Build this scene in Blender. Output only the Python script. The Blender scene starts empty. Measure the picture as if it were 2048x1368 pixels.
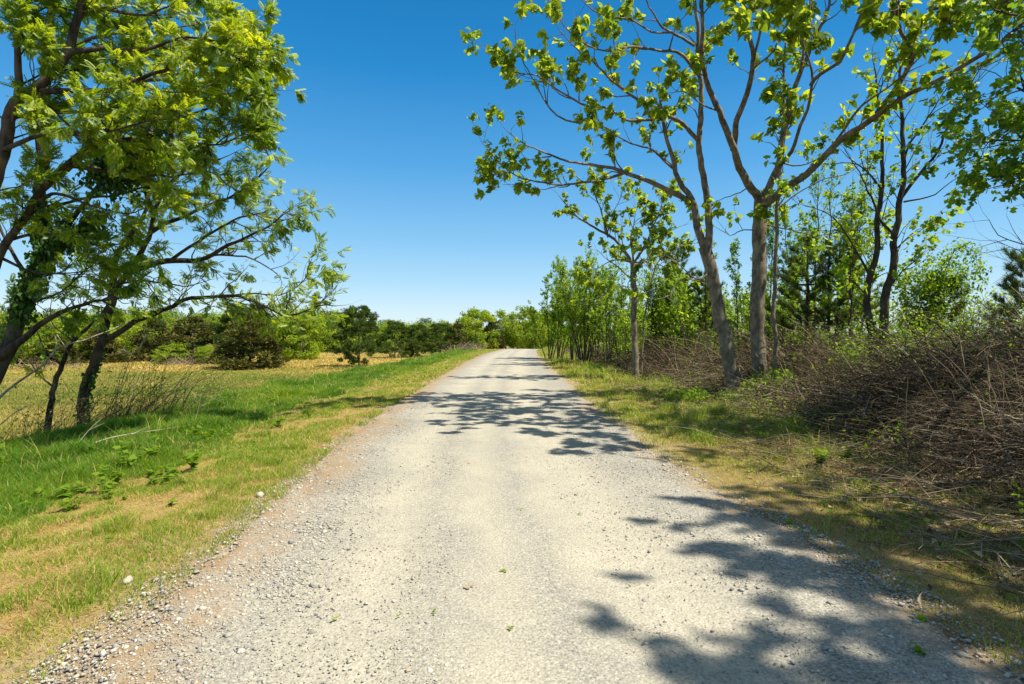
import bpy, math, random
import numpy as np
R = math.radians
rng = np.random.default_rng(7)
scene = bpy.context.scene
COL = scene.collection

# ------------------------------------------------------------------ camera
EYE = 1.6
F = 1138.0            # focal length in pixels of the 2048 wide photograph
HORIZON = 668.0
cam_d = bpy.data.cameras.new("camera"); cam = bpy.data.objects.new("camera", cam_d); COL.objects.link(cam)
cam.location = (0, 0, EYE); cam.rotation_euler = (R(90), 0, 0)
cam_d.sensor_width = 36.0; cam_d.lens = 36.0 * F / 2048.0
cam_d.shift_y = -(684.0 - HORIZON) / 2048.0
cam_d.clip_start = 0.05; cam_d.clip_end = 6000
scene.camera = cam

# ------------------------------------------------------------------ light
SUN_EL, SUN_BACK = 57.0, 20.0                     # elevation; degrees the sun stands behind the camera's right shoulder
sd = np.array([math.cos(R(SUN_EL)) * math.cos(R(SUN_BACK)), -math.cos(R(SUN_EL)) * math.sin(R(SUN_BACK)), math.sin(R(SUN_EL))])
w = bpy.data.worlds.new("World"); scene.world = w; w.use_nodes = True
nt = w.node_tree; bg = nt.nodes["Background"]
sky = nt.nodes.new("ShaderNodeTexSky"); sky.sky_type = 'NISHITA'; sky.sun_disc = False
sky.sun_elevation = R(SUN_EL); sky.sun_rotation = math.atan2(sd[0], sd[1])
sky.air_density = 1.0; sky.dust_density = 0.3; sky.ozone_density = 3.0; sky.altitude = 100
hs = nt.nodes.new("ShaderNodeHueSaturation"); hs.inputs["Saturation"].default_value = 1.25; hs.inputs["Hue"].default_value = 0.485
nt.links.new(sky.outputs[0], hs.inputs["Color"])
tcw = nt.nodes.new("ShaderNodeTexCoord"); sxw = nt.nodes.new("ShaderNodeSeparateXYZ"); nt.links.new(tcw.outputs["Generated"], sxw.inputs[0])
rw = nt.nodes.new("ShaderNodeValToRGB"); SK = 6.3      # clear spring sky: pale at the horizon, deep azure higher up; unseen pale neutral zenith added to warm the shadows
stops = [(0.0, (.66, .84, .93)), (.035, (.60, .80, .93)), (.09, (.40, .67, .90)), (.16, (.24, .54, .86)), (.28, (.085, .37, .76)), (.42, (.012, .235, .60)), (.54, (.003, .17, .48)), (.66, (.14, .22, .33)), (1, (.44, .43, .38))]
while len(rw.color_ramp.elements) < len(stops): rw.color_ramp.elements.new(.5)
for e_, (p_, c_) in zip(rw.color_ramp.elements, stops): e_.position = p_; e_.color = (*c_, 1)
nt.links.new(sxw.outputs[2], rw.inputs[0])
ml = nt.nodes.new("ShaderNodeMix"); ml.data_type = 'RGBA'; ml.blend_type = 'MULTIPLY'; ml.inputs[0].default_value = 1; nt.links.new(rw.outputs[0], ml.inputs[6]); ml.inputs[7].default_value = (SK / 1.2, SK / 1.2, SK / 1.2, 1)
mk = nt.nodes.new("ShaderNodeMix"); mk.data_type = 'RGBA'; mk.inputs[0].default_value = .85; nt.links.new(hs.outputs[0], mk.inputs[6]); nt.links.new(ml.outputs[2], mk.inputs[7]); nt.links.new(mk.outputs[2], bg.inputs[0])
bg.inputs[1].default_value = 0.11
sl = bpy.data.lights.new("sun", 'SUN'); sl.energy = 4.6; sl.angle = R(0.55); sl.color = (1.0, 0.93, 0.78)
so = bpy.data.objects.new("sun", sl); COL.objects.link(so)
from mathutils import Vector
so.rotation_euler = Vector((-sd[0], -sd[1], -sd[2])).to_track_quat('-Z', 'Y').to_euler(); so.location = (20, -10, 40)
vs = scene.view_settings
scene.display_settings.display_device = 'sRGB'
vs.view_transform = 'Standard'; vs.look = 'None'; vs.gamma = 1.0; vs.use_curve_mapping = False; vs.exposure = 0.85
scene.cycles.max_bounces = 8; scene.cycles.diffuse_bounces = 3; scene.cycles.transmission_bounces = 6; scene.cycles.transparent_max_bounces = 8
scene.cycles.use_denoising = True

# ------------------------------------------------------------------ small maths
def P(px, py, d):
    return np.array([(px - 1024.0) / F * d, d, EYE - (py - HORIZON) / F * d])
_tab = np.random.default_rng(3).random((256, 256))
def vn(x, y, s=1.0, k=0):
    x = np.asarray(x, float) * s + 17.3 * k; y = np.asarray(y, float) * s + 9.1 * k
    xi = np.floor(x).astype(int); yi = np.floor(y).astype(int); fx = x - xi; fy = y - yi
    fx = fx * fx * (3 - 2 * fx); fy = fy * fy * (3 - 2 * fy)
    a = _tab[xi & 255, yi & 255]; b = _tab[(xi + 1) & 255, yi & 255]; c = _tab[xi & 255, (yi + 1) & 255]; d = _tab[(xi + 1) & 255, (yi + 1) & 255]
    return (a * (1 - fx) + b * fx) * (1 - fy) + (c * (1 - fx) + d * fx) * fy
def fbm(x, y, s=1.0, k=0):
    return (vn(x, y, s, k) * 4 + vn(x, y, s * 2.1, k + 1) * 2 + vn(x, y, s * 4.3, k + 2)) / 7
def sstep(a, b, x):
    t = np.clip((np.asarray(x, float) - a) / (b - a), 0, 1); return t * t * (3 - 2 * t)
def norm(v):
    return v / np.maximum(np.linalg.norm(v, axis=-1, keepdims=True), 1e-9)
def rdir(n, r=None):
    return norm((r or rng).normal(size=(n, 3)))

# ------------------------------------------------------------------ terrain
_rY = np.array([-6, 4, 6, 8, 12, 20, 30, 40, 50, 58, 64, 72, 85, 110, 160.])
_rL = np.array([-1.78, -1.98, -2.15, -2.36, -2.5, -2.55, -2.5, -2.35, -1.8, -1.1, -0.4, 0.9, 3.4, 10, 25.])
_rR = np.array([2.5, 2.2, 1.95, 1.75, 1.66, 1.66, 1.68, 1.76, 2.05, 2.5, 2.95, 3.9, 6.2, 13, 28.])
def road_l(y): return np.interp(y, _rY, _rL)
def road_r(y): return np.interp(y, _rY, _rR)
def bank_x(y): return np.interp(y, [-10, 10, 25, 41, 60, 75, 120], [-8.2, -8.1, -7.8, -6.6, -5.2, -4.4, -3.0])
def terr(x, y):
    x = np.asarray(x, float); y = np.asarray(y, float)
    crest = -np.minimum(0.0012 * np.maximum(y - 55, 0) ** 2, 1.5 + 0 * y)
    crest = np.where(y > 55, -1.5 * (1 - np.exp(-0.0012 * np.maximum(y - 55, 0) ** 2 / 1.5)), 0)
    bx = bank_x(y)
    left = -0.30 * sstep(0, 1, (-2.7 - x) / np.maximum(-2.7 - bx, .5))
    fall = sstep(0, 1, (bx - x) / 4.0)
    field = -1.45 - 0.25 * sstep(60, 140, y) + 0.10 * (fbm(x, y, .06, 5) - .5)
    base = crest + left * (1 - sstep(45, 70, y))
    z = base * (1 - fall) + field * fall
    rise = np.interp(y, [-8, 2, 9, 14, 20, 32, 60], [1.35, 1.3, 1.15, .50, .20, .12, 0])
    z = z + rise * sstep(4.0, 9.5, x)
    off = sstep(0.15, 0.9, np.maximum(road_l(y) - x, x - road_r(y)))
    z = z + off * ((fbm(x, y, 1.1, 9) - .5) * 0.10 + (vn(x, y, 4.0, 4) - .5) * 0.03 - 0.01) * (1 - sstep(30, 60, y))
    far = sstep(150, 420, y) * sstep(-40, -220, x)          # a low wooded hill far off
    return z + 9 * far

# ------------------------------------------------------------------ mesh builder
class MB:
    def __init__(s): s.v = []; s.q = []; s.t = []; s.a = []; s.n = 0
    def add(s, v, q=None, t=None, a=0.0):
        v = np.asarray(v, np.float32).reshape(-1, 3)
        if q is not None and len(q): s.q.append(np.asarray(q, np.int64).reshape(-1, 4) + s.n)
        if t is not None and len(t): s.t.append(np.asarray(t, np.int64).reshape(-1, 3) + s.n)
        s.v.append(v); s.a.append(np.broadcast_to(np.asarray(a, np.float32), (len(v),)).copy()); s.n += len(v)
    def mesh(s, name, mat, off=(0, 0, 0), smooth=False):
        me = bpy.data.meshes.new(name)
        v = np.concatenate(s.v) - np.asarray(off, np.float32)
        q = np.concatenate(s.q) if s.q else np.zeros((0, 4), np.int64)
        t = np.concatenate(s.t) if s.t else np.zeros((0, 3), np.int64)
        me.vertices.add(len(v)); me.vertices.foreach_set("co", v.astype(np.float32).ravel())
        me.loops.add(q.size + t.size); me.loops.foreach_set("vertex_index", np.concatenate([q.ravel(), t.ravel()]).astype(np.int32))
        me.polygons.add(len(q) + len(t))
        me.polygons.foreach_set("loop_start", np.concatenate([np.arange(len(q)) * 4, q.size + np.arange(len(t)) * 3]).astype(np.int32))
        if smooth: me.polygons.foreach_set("use_smooth", np.ones(len(q) + len(t), bool))
        at = me.attributes.new("var", 'FLOAT', 'POINT'); at.data.foreach_set("value", np.concatenate(s.a).astype(np.float32))
        me.update(calc_edges=True); me.materials.append(mat)
        return me
    def build(s, name, mat, parent=None, off=None, smooth=False):
        o_ = (0, 0, 0) if parent is None and off is None else (off if off is not None else parent.location)
        if s.n == 0: return None
        ob = bpy.data.objects.new(name, s.mesh(name, mat, o_, smooth)); COL.objects.link(ob)
        if parent is not None: ob.parent = parent
        elif off is not None: ob.location = off
        return ob

def tubes(mb, Pn, Rn, sides=4, a=0.0):
    """Pn [N,K,3] polylines, Rn [N,K] radii"""
    Pn = np.asarray(Pn, float); Rn = np.asarray(Rn, float); N, K = Rn.shape
    if N == 0: return
    T = norm(np.gradient(Pn, axis=1)); m = norm(Pn[:, -1] - Pn[:, 0] + 1e-6)
    ref = np.where(np.abs(m[:, 2:3]) < .8, np.array([[0, 0, 1.]]), np.array([[1., 0, 0]]))[:, None, :]
    A = norm(np.cross(T, ref)); B = np.cross(T, A)
    th = np.arange(sides) / sides * 2 * math.pi
    V = Pn[:, :, None, :] + Rn[:, :, None, None] * (A[:, :, None, :] * np.cos(th)[None, None, :, None] + B[:, :, None, :] * np.sin(th)[None, None, :, None])
    i = np.arange(N)[:, None, None] * K * sides + np.arange(K - 1)[None, :, None] * sides
    j = np.arange(sides)[None, None, :]; j2 = (j + 1) % sides
    q = np.stack([i + j, i + j2, i + sides + j2, i + sides + j], -1).reshape(-1, 4)
    mb.add(V, q=q, a=np.repeat(np.broadcast_to(np.asarray(a, float), (N,)), K * sides))

def place(mb, tv, tq, tt, pos, axis, nrm, size, var):
    """copies of a template (u along axis, v sideways, w along the normal)"""
    N = len(pos)
    if N == 0: return
    a = norm(axis); n = norm(nrm - a * np.sum(nrm * a, -1, keepdims=True)); b = np.cross(n, a)
    tv = np.asarray(tv, float)
    V = pos[:, None, :] + size[:, None, None] * (tv[None, :, 0:1] * a[:, None, :] + tv[None, :, 1:2] * b[:, None, :] + tv[None, :, 2:3] * n[:, None, :])
    k = len(tv); o = np.arange(N)[:, None, None] * k
    q = (np.asarray(tq)[None] + o).reshape(-1, 4) if tq is not None and len(tq) else None
    t = (np.asarray(tt)[None] + o).reshape(-1, 3) if tt is not None and len(tt) else None
    mb.add(V, q=q, t=t, a=np.repeat(var, k))

# templates -------------------------------------------------------
def t_pinnate(pairs=6):
    v, q = [], []
    def leaflet(u, side):
        o = len(v); L = .34 * (1 - .45 * abs(u - .5))
        if side == 0: d = np.array([1, 0.]); p = np.array([u, 0.])
        else: d = np.array([.5, side * .87]); p = np.array([u, side * .02])
        s = np.array([-d[1], d[0]])
        dr = -.10
        for (f, wd) in ((0, 0), (.45, .29), (1, 0), (.45, -.29)):
            c = p + d * L * f + s * wd * L
            v.append([c[0], c[1], dr * f * (1 if side else .5) - .10 * c[0] ** 2])
        q.append([o, o + 1, o + 2, o + 3])
    for k in range(pairs):
        u = .18 + .78 * k / (pairs - 1)
        leaflet(u, 1); leaflet(u - .03, -1)
    leaflet(.98, 0)
    return v, q, None
T_PIN = t_pinnate()
T_HEART = ([[0, 0, 0], [.5, 0, -.02], [1.05, 0, -.22], [-.13, .26, .02], [.22, .46, .06], [.68, .27, -.06], [-.13, -.26, .02], [.22, -.46, .06], [.68, -.27, -.06]],
           [[0, 1, 4, 3], [1, 2, 5, 4], [1, 0, 6, 7], [2, 1, 7, 8]], None)
T_OVATE = ([[0, 0, 0], [.4, .3, .05], [1, 0, -.12], [.4, -.3, .05], [.5, 0, -.02]], [[0, 4, 1, 0]][:0] or None, [[0, 4, 1], [4, 2, 1], [0, 3, 4], [4, 3, 2]])
T_CARD = ([[0, 0, 0], [.5, .3, .05], [1, 0, -.05], [.5, -.3, .05]], [[0, 3, 2, 1]], None)
T_MAPLE = ([[0, 0, 0], [.25, .5, .04], [.45, .22, 0], [.8, .42, -.06], [1.0, 0, -.1], [.8, -.42, -.06], [.45, -.22, 0], [.25, -.5, .04]], None,
           [[0, 1, 2], [0, 2, 6], [0, 6, 7], [2, 3, 4], [2, 4, 6], [6, 4, 5]])
def t_needles(n=16, seed=1, spread=.5, wd=.02, back=.35):
    r = np.random.default_rng(seed); v, t = [], []
    for k in range(n):
        a = r.uniform(0, 6.283); s = r.uniform(.15, 1) * spread
        u0 = r.uniform(-back, .15); L = r.uniform(.6, 1)
        d = norm(np.array([1, math.cos(a) * s * 1.4, math.sin(a) * s * 1.4])); p = np.array([u0, 0, 0])
        sd_ = norm(np.cross(d, r.normal(size=3)))
        o = len(v); v += [list(p + sd_ * wd), list(p - sd_ * wd), list(p + d * L)]; t.append([o, o + 1, o + 2])
    return v, None, t
T_NEED = t_needles(22, 1, .75, .022)
T_NEEDFAR = t_needles(9, 2, .9, .075)

# ------------------------------------------------------------------ materials
def mat_new(name):
    m = bpy.data.materials.new(name); m.use_nodes = True
    n = m.node_tree.nodes; n.clear(); out = n.new("ShaderNodeOutputMaterial")
    return m, n, m.node_tree.links, out
def ramp(n, stops, mode='LINEAR'):
    r = n.new("ShaderNodeValToRGB"); cr = r.color_ramp; cr.interpolation = mode
    while len(cr.elements) < len(stops): cr.elements.new(0.5)
    for e, (p, c) in zip(cr.elements, stops): e.position = p; e.color = (*c, 1)
    return r
def noise(n, l, vec, scale, detail=4, rough=.55, dim='3D'):
    t = n.new("ShaderNodeTexNoise"); t.inputs["Scale"].default_value = scale; t.inputs["Detail"].default_value = detail; t.inputs["Roughness"].default_value = rough
    if vec is not None: l.new(vec, t.inputs["Vector"])
    return t
def leaf_mat(name, stops, tstops, trans=.45, gloss=.02, rough=.6):
    m, n, l, out = mat_new(name)
    at = n.new("ShaderNodeAttribute"); at.attribute_name = "var"
    r1 = ramp(n, stops); r2 = ramp(n, tstops)
    l.new(at.outputs["Fac"], r1.inputs[0]); l.new(at.outputs["Fac"], r2.inputs[0])
    d = n.new("ShaderNodeBsdfDiffuse"); t = n.new("ShaderNodeBsdfTranslucent"); g = n.new("ShaderNodeBsdfGlossy")
    g.inputs["Roughness"].default_value = rough; g.inputs["Color"].default_value = (1, 1, 1, 1)
    l.new(r1.outputs[0], d.inputs["Color"]); l.new(r2.outputs[0], t.inputs["Color"])
    mx = n.new("ShaderNodeMixShader"); mx.inputs[0].default_value = trans
    l.new(d.outputs[0], mx.inputs[1]); l.new(t.outputs[0], mx.inputs[2])
    mg = n.new("ShaderNodeMixShader"); fr = n.new("ShaderNodeLayerWeight"); fr.inputs[0].default_value = .25
    mu = n.new("ShaderNodeMath"); mu.operation = 'MULTIPLY'; mu.inputs[1].default_value = gloss * 3
    ad = n.new("ShaderNodeMath"); ad.operation = 'ADD'; ad.inputs[1].default_value = gloss * .3
    l.new(fr.outputs["Fresnel"], mu.inputs[0]); l.new(mu.outputs[0], ad.inputs[0]); l.new(ad.outputs[0], mg.inputs[0])
    l.new(mx.outputs[0], mg.inputs[1]); l.new(g.outputs[0], mg.inputs[2]); l.new(mg.outputs[0], out.inputs[0])
    return m
def bark_mat(name, c1, c2, c3, scale=6, stretch=.25, bump=.5, bdist=.02):
    m, n, l, out = mat_new(name)
    tc = n.new("ShaderNodeTexCoord"); mp = n.new("ShaderNodeMapping"); mp.inputs["Scale"].default_value = (1, 1, stretch)
    l.new(tc.outputs["Object"], mp.inputs[0])
    n1 = noise(n, l, mp.outputs[0], scale, 6, .65); n2 = noise(n, l, tc.outputs["Object"], scale * .35, 3)
    r = ramp(n, [(.3, c1), (.5, c2), (.72, c3)])
    mixf = n.new("ShaderNodeMath"); mixf.operation = 'ADD'; mh = n.new("ShaderNodeMath"); mh.operation = 'MULTIPLY'; mh.inputs[1].default_value = .95
    sb = n.new("ShaderNodeMath"); sb.operation = 'SUBTRACT'; sb.inputs[1].default_value = .475
    l.new(n2.outputs[0], mh.inputs[0]); l.new(mh.outputs[0], sb.inputs[0]); l.new(n1.outputs[0], mixf.inputs[0]); l.new(sb.outputs[0], mixf.inputs[1]); l.new(mixf.outputs[0], r.inputs[0])
    p = n.new("ShaderNodeBsdfPrincipled"); p.inputs["Roughness"].default_value = .85; p.inputs["Specular IOR Level"].default_value = .2
    b = n.new("ShaderNodeBump"); b.inputs["Strength"].default_value = bump; b.inputs["Distance"].default_value = bdist
    l.new(n1.outputs[0], b.inputs["Height"]); l.new(b.outputs[0], p.inputs["Normal"]); l.new(r.outputs[0], p.inputs["Base Color"]); l.new(p.outputs[0], out.inputs[0])
    return m
def var_mat(name, stops, rough=.85, mode='LINEAR', spec=.2):
    m, n, l, out = mat_new(name)
    at = n.new("ShaderNodeAttribute"); at.attribute_name = "var"; r1 = ramp(n, stops, mode); l.new(at.outputs["Fac"], r1.inputs[0])
    p = n.new("ShaderNodeBsdfPrincipled"); p.inputs["Roughness"].default_value = rough; p.inputs["Specular IOR Level"].default_value = spec
    l.new(r1.outputs[0], p.inputs["Base Color"]); l.new(p.outputs[0], out.inputs[0])
    return m

M = {}
M['locust'] = leaf_mat('locust_leaf', [(0, (0.068, 0.137, 0.0094)), (.5, (0.156, 0.249, 0.0125)), (1, (0.325, 0.386, 0.0189))], [(0, (0.186, 0.321, 0.0125)), (.5, (0.465, 0.611, 0.0158)), (1, (0.897, 0.902, 0.0283))], .5)
M['paul'] = leaf_mat('broad_leaf', [(0, (0.064, 0.133, 0.0191)), (.5, (0.145, 0.224, 0.0228)), (1, (0.287, 0.349, 0.0342))], [(0, (0.207, 0.349, 0.0191)), (.5, (0.479, 0.616, 0.0228)), (1, (0.831, 0.864, 0.0380))], .5)
M['poplar'] = leaf_mat('poplar_leaf', [(0, (0.072, 0.168, 0.0189)), (.5, (0.166, 0.284, 0.0221)), (1, (0.302, 0.430, 0.0316))], [(0, (0.230, 0.398, 0.0158)), (.5, (0.460, 0.643, 0.0221)), (1, (0.747, 0.875, 0.0316))], .45)
M['ivy'] = leaf_mat('ivy_leaf', [(0, (0.026, 0.075, 0.0133)), (.6, (0.056, 0.129, 0.0177)), (1, (0.133, 0.257, 0.0265))], [(0, (0.044, 0.107, 0.0088)), (1, (0.221, 0.429, 0.0221))], .3, .03)
M['decid'] = leaf_mat('spring_leaf', [(0, (0.102, 0.184, 0.0146)), (.5, (0.189, 0.282, 0.0175)), (1, (0.335, 0.410, 0.0262))], [(0, (0.291, 0.423, 0.0146)), (.5, (0.480, 0.594, 0.0175)), (1, (0.757, 0.777, 0.0291))], .45)
M['cedar'] = leaf_mat('cedar_leaf', [(0, (0.056, 0.067, 0.0175)), (.5, (0.106, 0.107, 0.0250)), (1, (0.188, 0.164, 0.0375))], [(0, (0.062, 0.073, 0.0100)), (1, (0.200, 0.194, 0.0250))], .2, .01)
M['pine'] = leaf_mat('pine_needle', [(0, (0.035, 0.079, 0.0186)), (.5, (0.076, 0.130, 0.0256)), (1, (0.151, 0.192, 0.0408))], [(0, (0.070, 0.125, 0.0117)), (1, (0.279, 0.338, 0.0350))], .28, .01)
M['grass'] = leaf_mat('grass_blade', [(0, (0.066, 0.165, 0.0134)), (.45, (0.146, 0.253, 0.0161)), (.75, (0.277, 0.333, 0.0269)), (1, (0.610, 0.453, 0.1882))], [(0, (0.175, 0.399, 0.0134)), (.45, (0.363, 0.559, 0.0161)), (.75, (0.581, 0.639, 0.0269)), (1, (0.698, 0.505, 0.1613))], .45, .02)
M['hay'] = leaf_mat('hay_blade', [(0, (0.121, 0.200, 0.0280)), (.45, (0.272, 0.285, 0.0629)), (.8, (0.489, 0.384, 0.1120)), (1, (0.679, 0.512, 0.1680))], [(0, (0.217, 0.314, 0.0280)), (.45, (0.380, 0.371, 0.0700)), (1, (0.679, 0.512, 0.1400))], .35, .01)
M['weed'] = leaf_mat('weed_leaf', [(0, (0.075, 0.170, 0.0106)), (.6, (0.149, 0.255, 0.0159)), (1, (0.255, 0.330, 0.0213))], [(0, (0.234, 0.404, 0.0106)), (1, (0.552, 0.616, 0.0213))], .45, .02)
M['bark_locust'] = bark_mat('locust_bark', (.030, .022, .016), (.075, .055, .040), (.15, .115, .085), 9, .22, .9, .03)
M['bark_paul'] = bark_mat('smooth_bark', (.10, .080, .057), (.185, .150, .106), (.29, .24, .175), 12, .55, .4, .012)
M['bark_dark'] = bark_mat('dark_bark', (.035, .026, .018), (.075, .056, .04), (.13, .10, .07), 10, .3, .7, .015)
M['bark_far'] = bark_mat('far_bark', (.07, .055, .04), (.13, .10, .075), (.2, .16, .12), 5, .4, .3, .02)
M['dead'] = bark_mat('dead_wood', (.28, .23, .17), (.42, .36, .28), (.55, .49, .40), 14, .2, .3, .006)
M['cane'] = var_mat('dead_cane', [(0, (.030, .022, .014)), (.40, (.105, .074, .045)), (.72, (.25, .185, .115)), (1, (.54, .44, .30))])
M['litter'] = var_mat('dry_leaf', [(0, (.09, .055, .03)), (.6, (.22, .14, .08)), (1, (.42, .31, .19))])
M['stone'] = var_mat('road_stone', [(0, (.17, .17, .165)), (.15, (.29, .28, .26)), (.5, (.39, .36, .30)), (.75, (.46, .42, .34)), (.93, (.58, .54, .47)), (1, (.40, .29, .18))], .8)

# ground ----------------------------------------------------------
def ground_mat():
    m, n, l, out = mat_new('ground_soil')
    g = n.new("ShaderNodeNewGeometry"); sp = n.new("ShaderNodeSeparateXYZ"); l.new(g.outputs["Position"], sp.inputs[0])
    def math_(op, a, b=None):
        k = n.new("ShaderNodeMath"); k.operation = op
        for i, x in enumerate((a, b)):
            if x is None: continue
            if isinstance(x, (int, float)): k.inputs[i].default_value = x
            else: l.new(x, k.inputs[i])
        return k.outputs[0]
    nz = noise(n, l, g.outputs["Position"], .9, 5, .6)
    nf = noise(n, l, g.outputs["Position"], 14, 6, .7)
    nm = noise(n, l, g.outputs["Position"], 3.2, 4, .6)
    xj = math_('ADD', sp.outputs[0], math_('MULTIPLY', math_('SUBTRACT', nz.outputs[0], .5), 2.2))
    u = math_('DIVIDE', math_('ADD', xj, 16), 26)
    def X(x): return (x + 16) / 26
    field = (.20, .165, .055)
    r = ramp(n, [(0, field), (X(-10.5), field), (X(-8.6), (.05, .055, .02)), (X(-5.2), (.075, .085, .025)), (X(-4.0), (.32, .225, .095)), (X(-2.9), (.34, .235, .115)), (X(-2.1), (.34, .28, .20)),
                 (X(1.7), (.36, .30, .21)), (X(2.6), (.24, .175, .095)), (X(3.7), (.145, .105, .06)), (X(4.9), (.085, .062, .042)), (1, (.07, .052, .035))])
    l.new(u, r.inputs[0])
    # far field: golden band
    ry = ramp(n, [(0, (.22, .19, .06)), (.32, (.20, .18, .055)), (.42, (.48, .38, .13)), (.62, (.46, .37, .13)), (.8, (.10, .11, .035)), (1, (.06, .08, .02))])
    yj = math_('ADD', sp.outputs[1], math_('MULTIPLY', math_('SUBTRACT', nz.outputs[0], .5), 8))
    l.new(math_('DIVIDE', yj, 110), ry.inputs[0])
    isf = math_('MULTIPLY', math_('LESS_THAN', xj, -9.0), 1.0)
    mx = n.new("ShaderNodeMix"); mx.data_type = 'RGBA'; l.new(isf, mx.inputs[0]); l.new(r.outputs[0], mx.inputs[6]); l.new(ry.outputs[0], mx.inputs[7])
    # mottling: straw / soil / grit
    rm = ramp(n, [(.25, (.55, .55, .52)), (.5, (1, 1, 1)), (.75, (1.45, 1.4, 1.35))]); l.new(nf.outputs[0], rm.inputs[0])
    mm = n.new("ShaderNodeMix"); mm.data_type = 'RGBA'; mm.blend_type = 'MULTIPLY'; mm.inputs[0].default_value = 1; l.new(mx.outputs[2], mm.inputs[6]); l.new(rm.outputs[0], mm.inputs[7])
    rr = ramp(n, [(.4, (1, 1, 1)), (.6, (.80, .72, .62))]); l.new(nm.outputs[0], rr.inputs[0])
    m3 = n.new("ShaderNodeMix"); m3.data_type = 'RGBA'; m3.blend_type = 'MULTIPLY'; m3.inputs[0].default_value = 1; l.new(mm.outputs[2], m3.inputs[6]); l.new(rr.outputs[0], m3.inputs[7])
    p = n.new("ShaderNodeBsdfPrincipled"); p.inputs["Roughness"].default_value = .95; p.inputs["Specular IOR Level"].default_value = .1
    b = n.new("ShaderNodeBump"); b.inputs["Strength"].default_value = .8; b.inputs["Distance"].default_value = .03
    l.new(nf.outputs[0], b.inputs["Height"]); l.new(b.outputs[0], p.inputs["Normal"]); l.new(m3.outputs[2], p.inputs["Base Color"]); l.new(p.outputs[0], out.inputs[0])
    return m
def road_mat():
    m, n, l, out = mat_new('crushed_gravel')
    g = n.new("ShaderNodeNewGeometry"); at = n.new("ShaderNodeAttribute"); at.attribute_name = "var"     # var = position across the road, 0..1
    nz = noise(n, l, g.outputs["Position"], .7, 4, .6); nf = noise(n, l, g.outputs["Position"], 60, 4, .7); nm = noise(n, l, g.outputs["Position"], 5, 5, .65)
    def vor(s, f='F1', o="Color"):
        v = n.new("ShaderNodeTexVoronoi"); v.inputs["Scale"].default_value = s; v.feature = f; l.new(g.outputs["Position"], v.inputs["Vector"]); return v
    v1, v2 = vor(58), vor(130)
    def val(sock):
        s = n.new("ShaderNodeSeparateColor"); l.new(sock, s.inputs[0]); return s.outputs[0]
    st = [(0, (.13, .13, .125)), (.2, (.24, .235, .215)), (.5, (.33, .31, .262)), (.85, (.42, .395, .335)), (1, (.56, .54, .48))]
    r1 = ramp(n, st); l.new(val(v1.outputs["Color"]), r1.inputs[0]); r2 = ramp(n, st); l.new(val(v2.outputs["Color"]), r2.inputs[0])
    mx = n.new("ShaderNodeMix"); mx.data_type = 'RGBA'; mx.inputs[0].default_value = .5; l.new(r1.outputs[0], mx.inputs[6]); l.new(r2.outputs[0], mx.inputs[7])
    # fine packed sand in the wheel tracks
    tr = ramp(n, [(0, (.0,) * 3), (.14, (.1,) * 3), (.27, (.85,) * 3), (.36, (.2,) * 3), (.45, (.75,) * 3), (.53, (.1,) * 3), (.61, (.75,) * 3), (.70, (.85,) * 3), (.82, (.15,) * 3), (1, (0,) * 3)])
    ja = n.new("ShaderNodeMath"); ja.operation = 'MULTIPLY_ADD'; ja.inputs[1].default_value = .16; l.new(nz.outputs[0], ja.inputs[0]); 
    jb = n.new("ShaderNodeMath"); jb.operation = 'SUBTRACT'; jb.inputs[1].default_value = .08; l.new(at.outputs["Fac"], jb.inputs[0]); l.new(jb.outputs[0], ja.inputs[2])
    l.new(ja.outputs[0], tr.inputs[0])
    sand = ramp(n, [(.3, (.42, .39, .315)), (.7, (.485, .45, .365))]); l.new(nm.outputs[0], sand.inputs[0])
    m2 = n.new("ShaderNodeMix"); m2.data_type = 'RGBA'; l.new(tr.outputs[0], m2.inputs[0]); l.new(mx.outputs[2], m2.inputs[6]); l.new(sand.outputs[0], m2.inputs[7])
    mo = ramp(n, [(.3, (.86, .86, .87)), (.7, (1.05, 1.03, 1.0))]); l.new(nz.outputs[0], mo.inputs[0])
    fo = ramp(n, [(.30, (.50, .49, .48)), (.48, (.95, .95, .95)), (.66, (1.16, 1.15, 1.13))]); l.new(nf.outputs[0], fo.inputs[0])
    m3 = n.new("ShaderNodeMix"); m3.data_type = 'RGBA'; m3.blend_type = 'MULTIPLY'; m3.inputs[0].default_value = 1; l.new(m2.outputs[2], m3.inputs[6]); l.new(mo.outputs[0], m3.inputs[7])
    m4 = n.new("ShaderNodeMix"); m4.data_type = 'RGBA'; m4.blend_type = 'MULTIPLY'; m4.inputs[0].default_value = 1; l.new(m3.outputs[2], m4.inputs[6]); l.new(fo.outputs[0], m4.inputs[7])
    # brown soil seeping in at both edges
    ed = ramp(n, [(0, (1,) * 3), (.05, (.85,) * 3), (.13, (0,) * 3), (.93, (0,) * 3), (1, (.8,) * 3)]); l.new(ja.outputs[0], ed.inputs[0])
    es = n.new("ShaderNodeMath"); es.operation = 'MULTIPLY'; l.new(ed.outputs[0], es.inputs[0]); rn = ramp(n, [(.35, (.2,) * 3), (.6, (1,) * 3)]); l.new(nm.outputs[0], rn.inputs[0]); l.new(rn.outputs[0], es.inputs[1])
    m5 = n.new("ShaderNodeMix"); m5.data_type = 'RGBA'; l.new(es.outputs[0], m5.inputs[0]); l.new(m4.outputs[2], m5.inputs[6]); m5.inputs[7].default_value = (.30, .20, .105, 1)
    p = n.new("ShaderNodeBsdfPrincipled"); p.inputs["Roughness"].default_value = .9; p.inputs["Specular IOR Level"].default_value = .15
    b1 = n.new("ShaderNodeBump"); b1.inputs["Strength"].default_value = .45; b1.inputs["Distance"].default_value = .010; b1.invert = True
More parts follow.
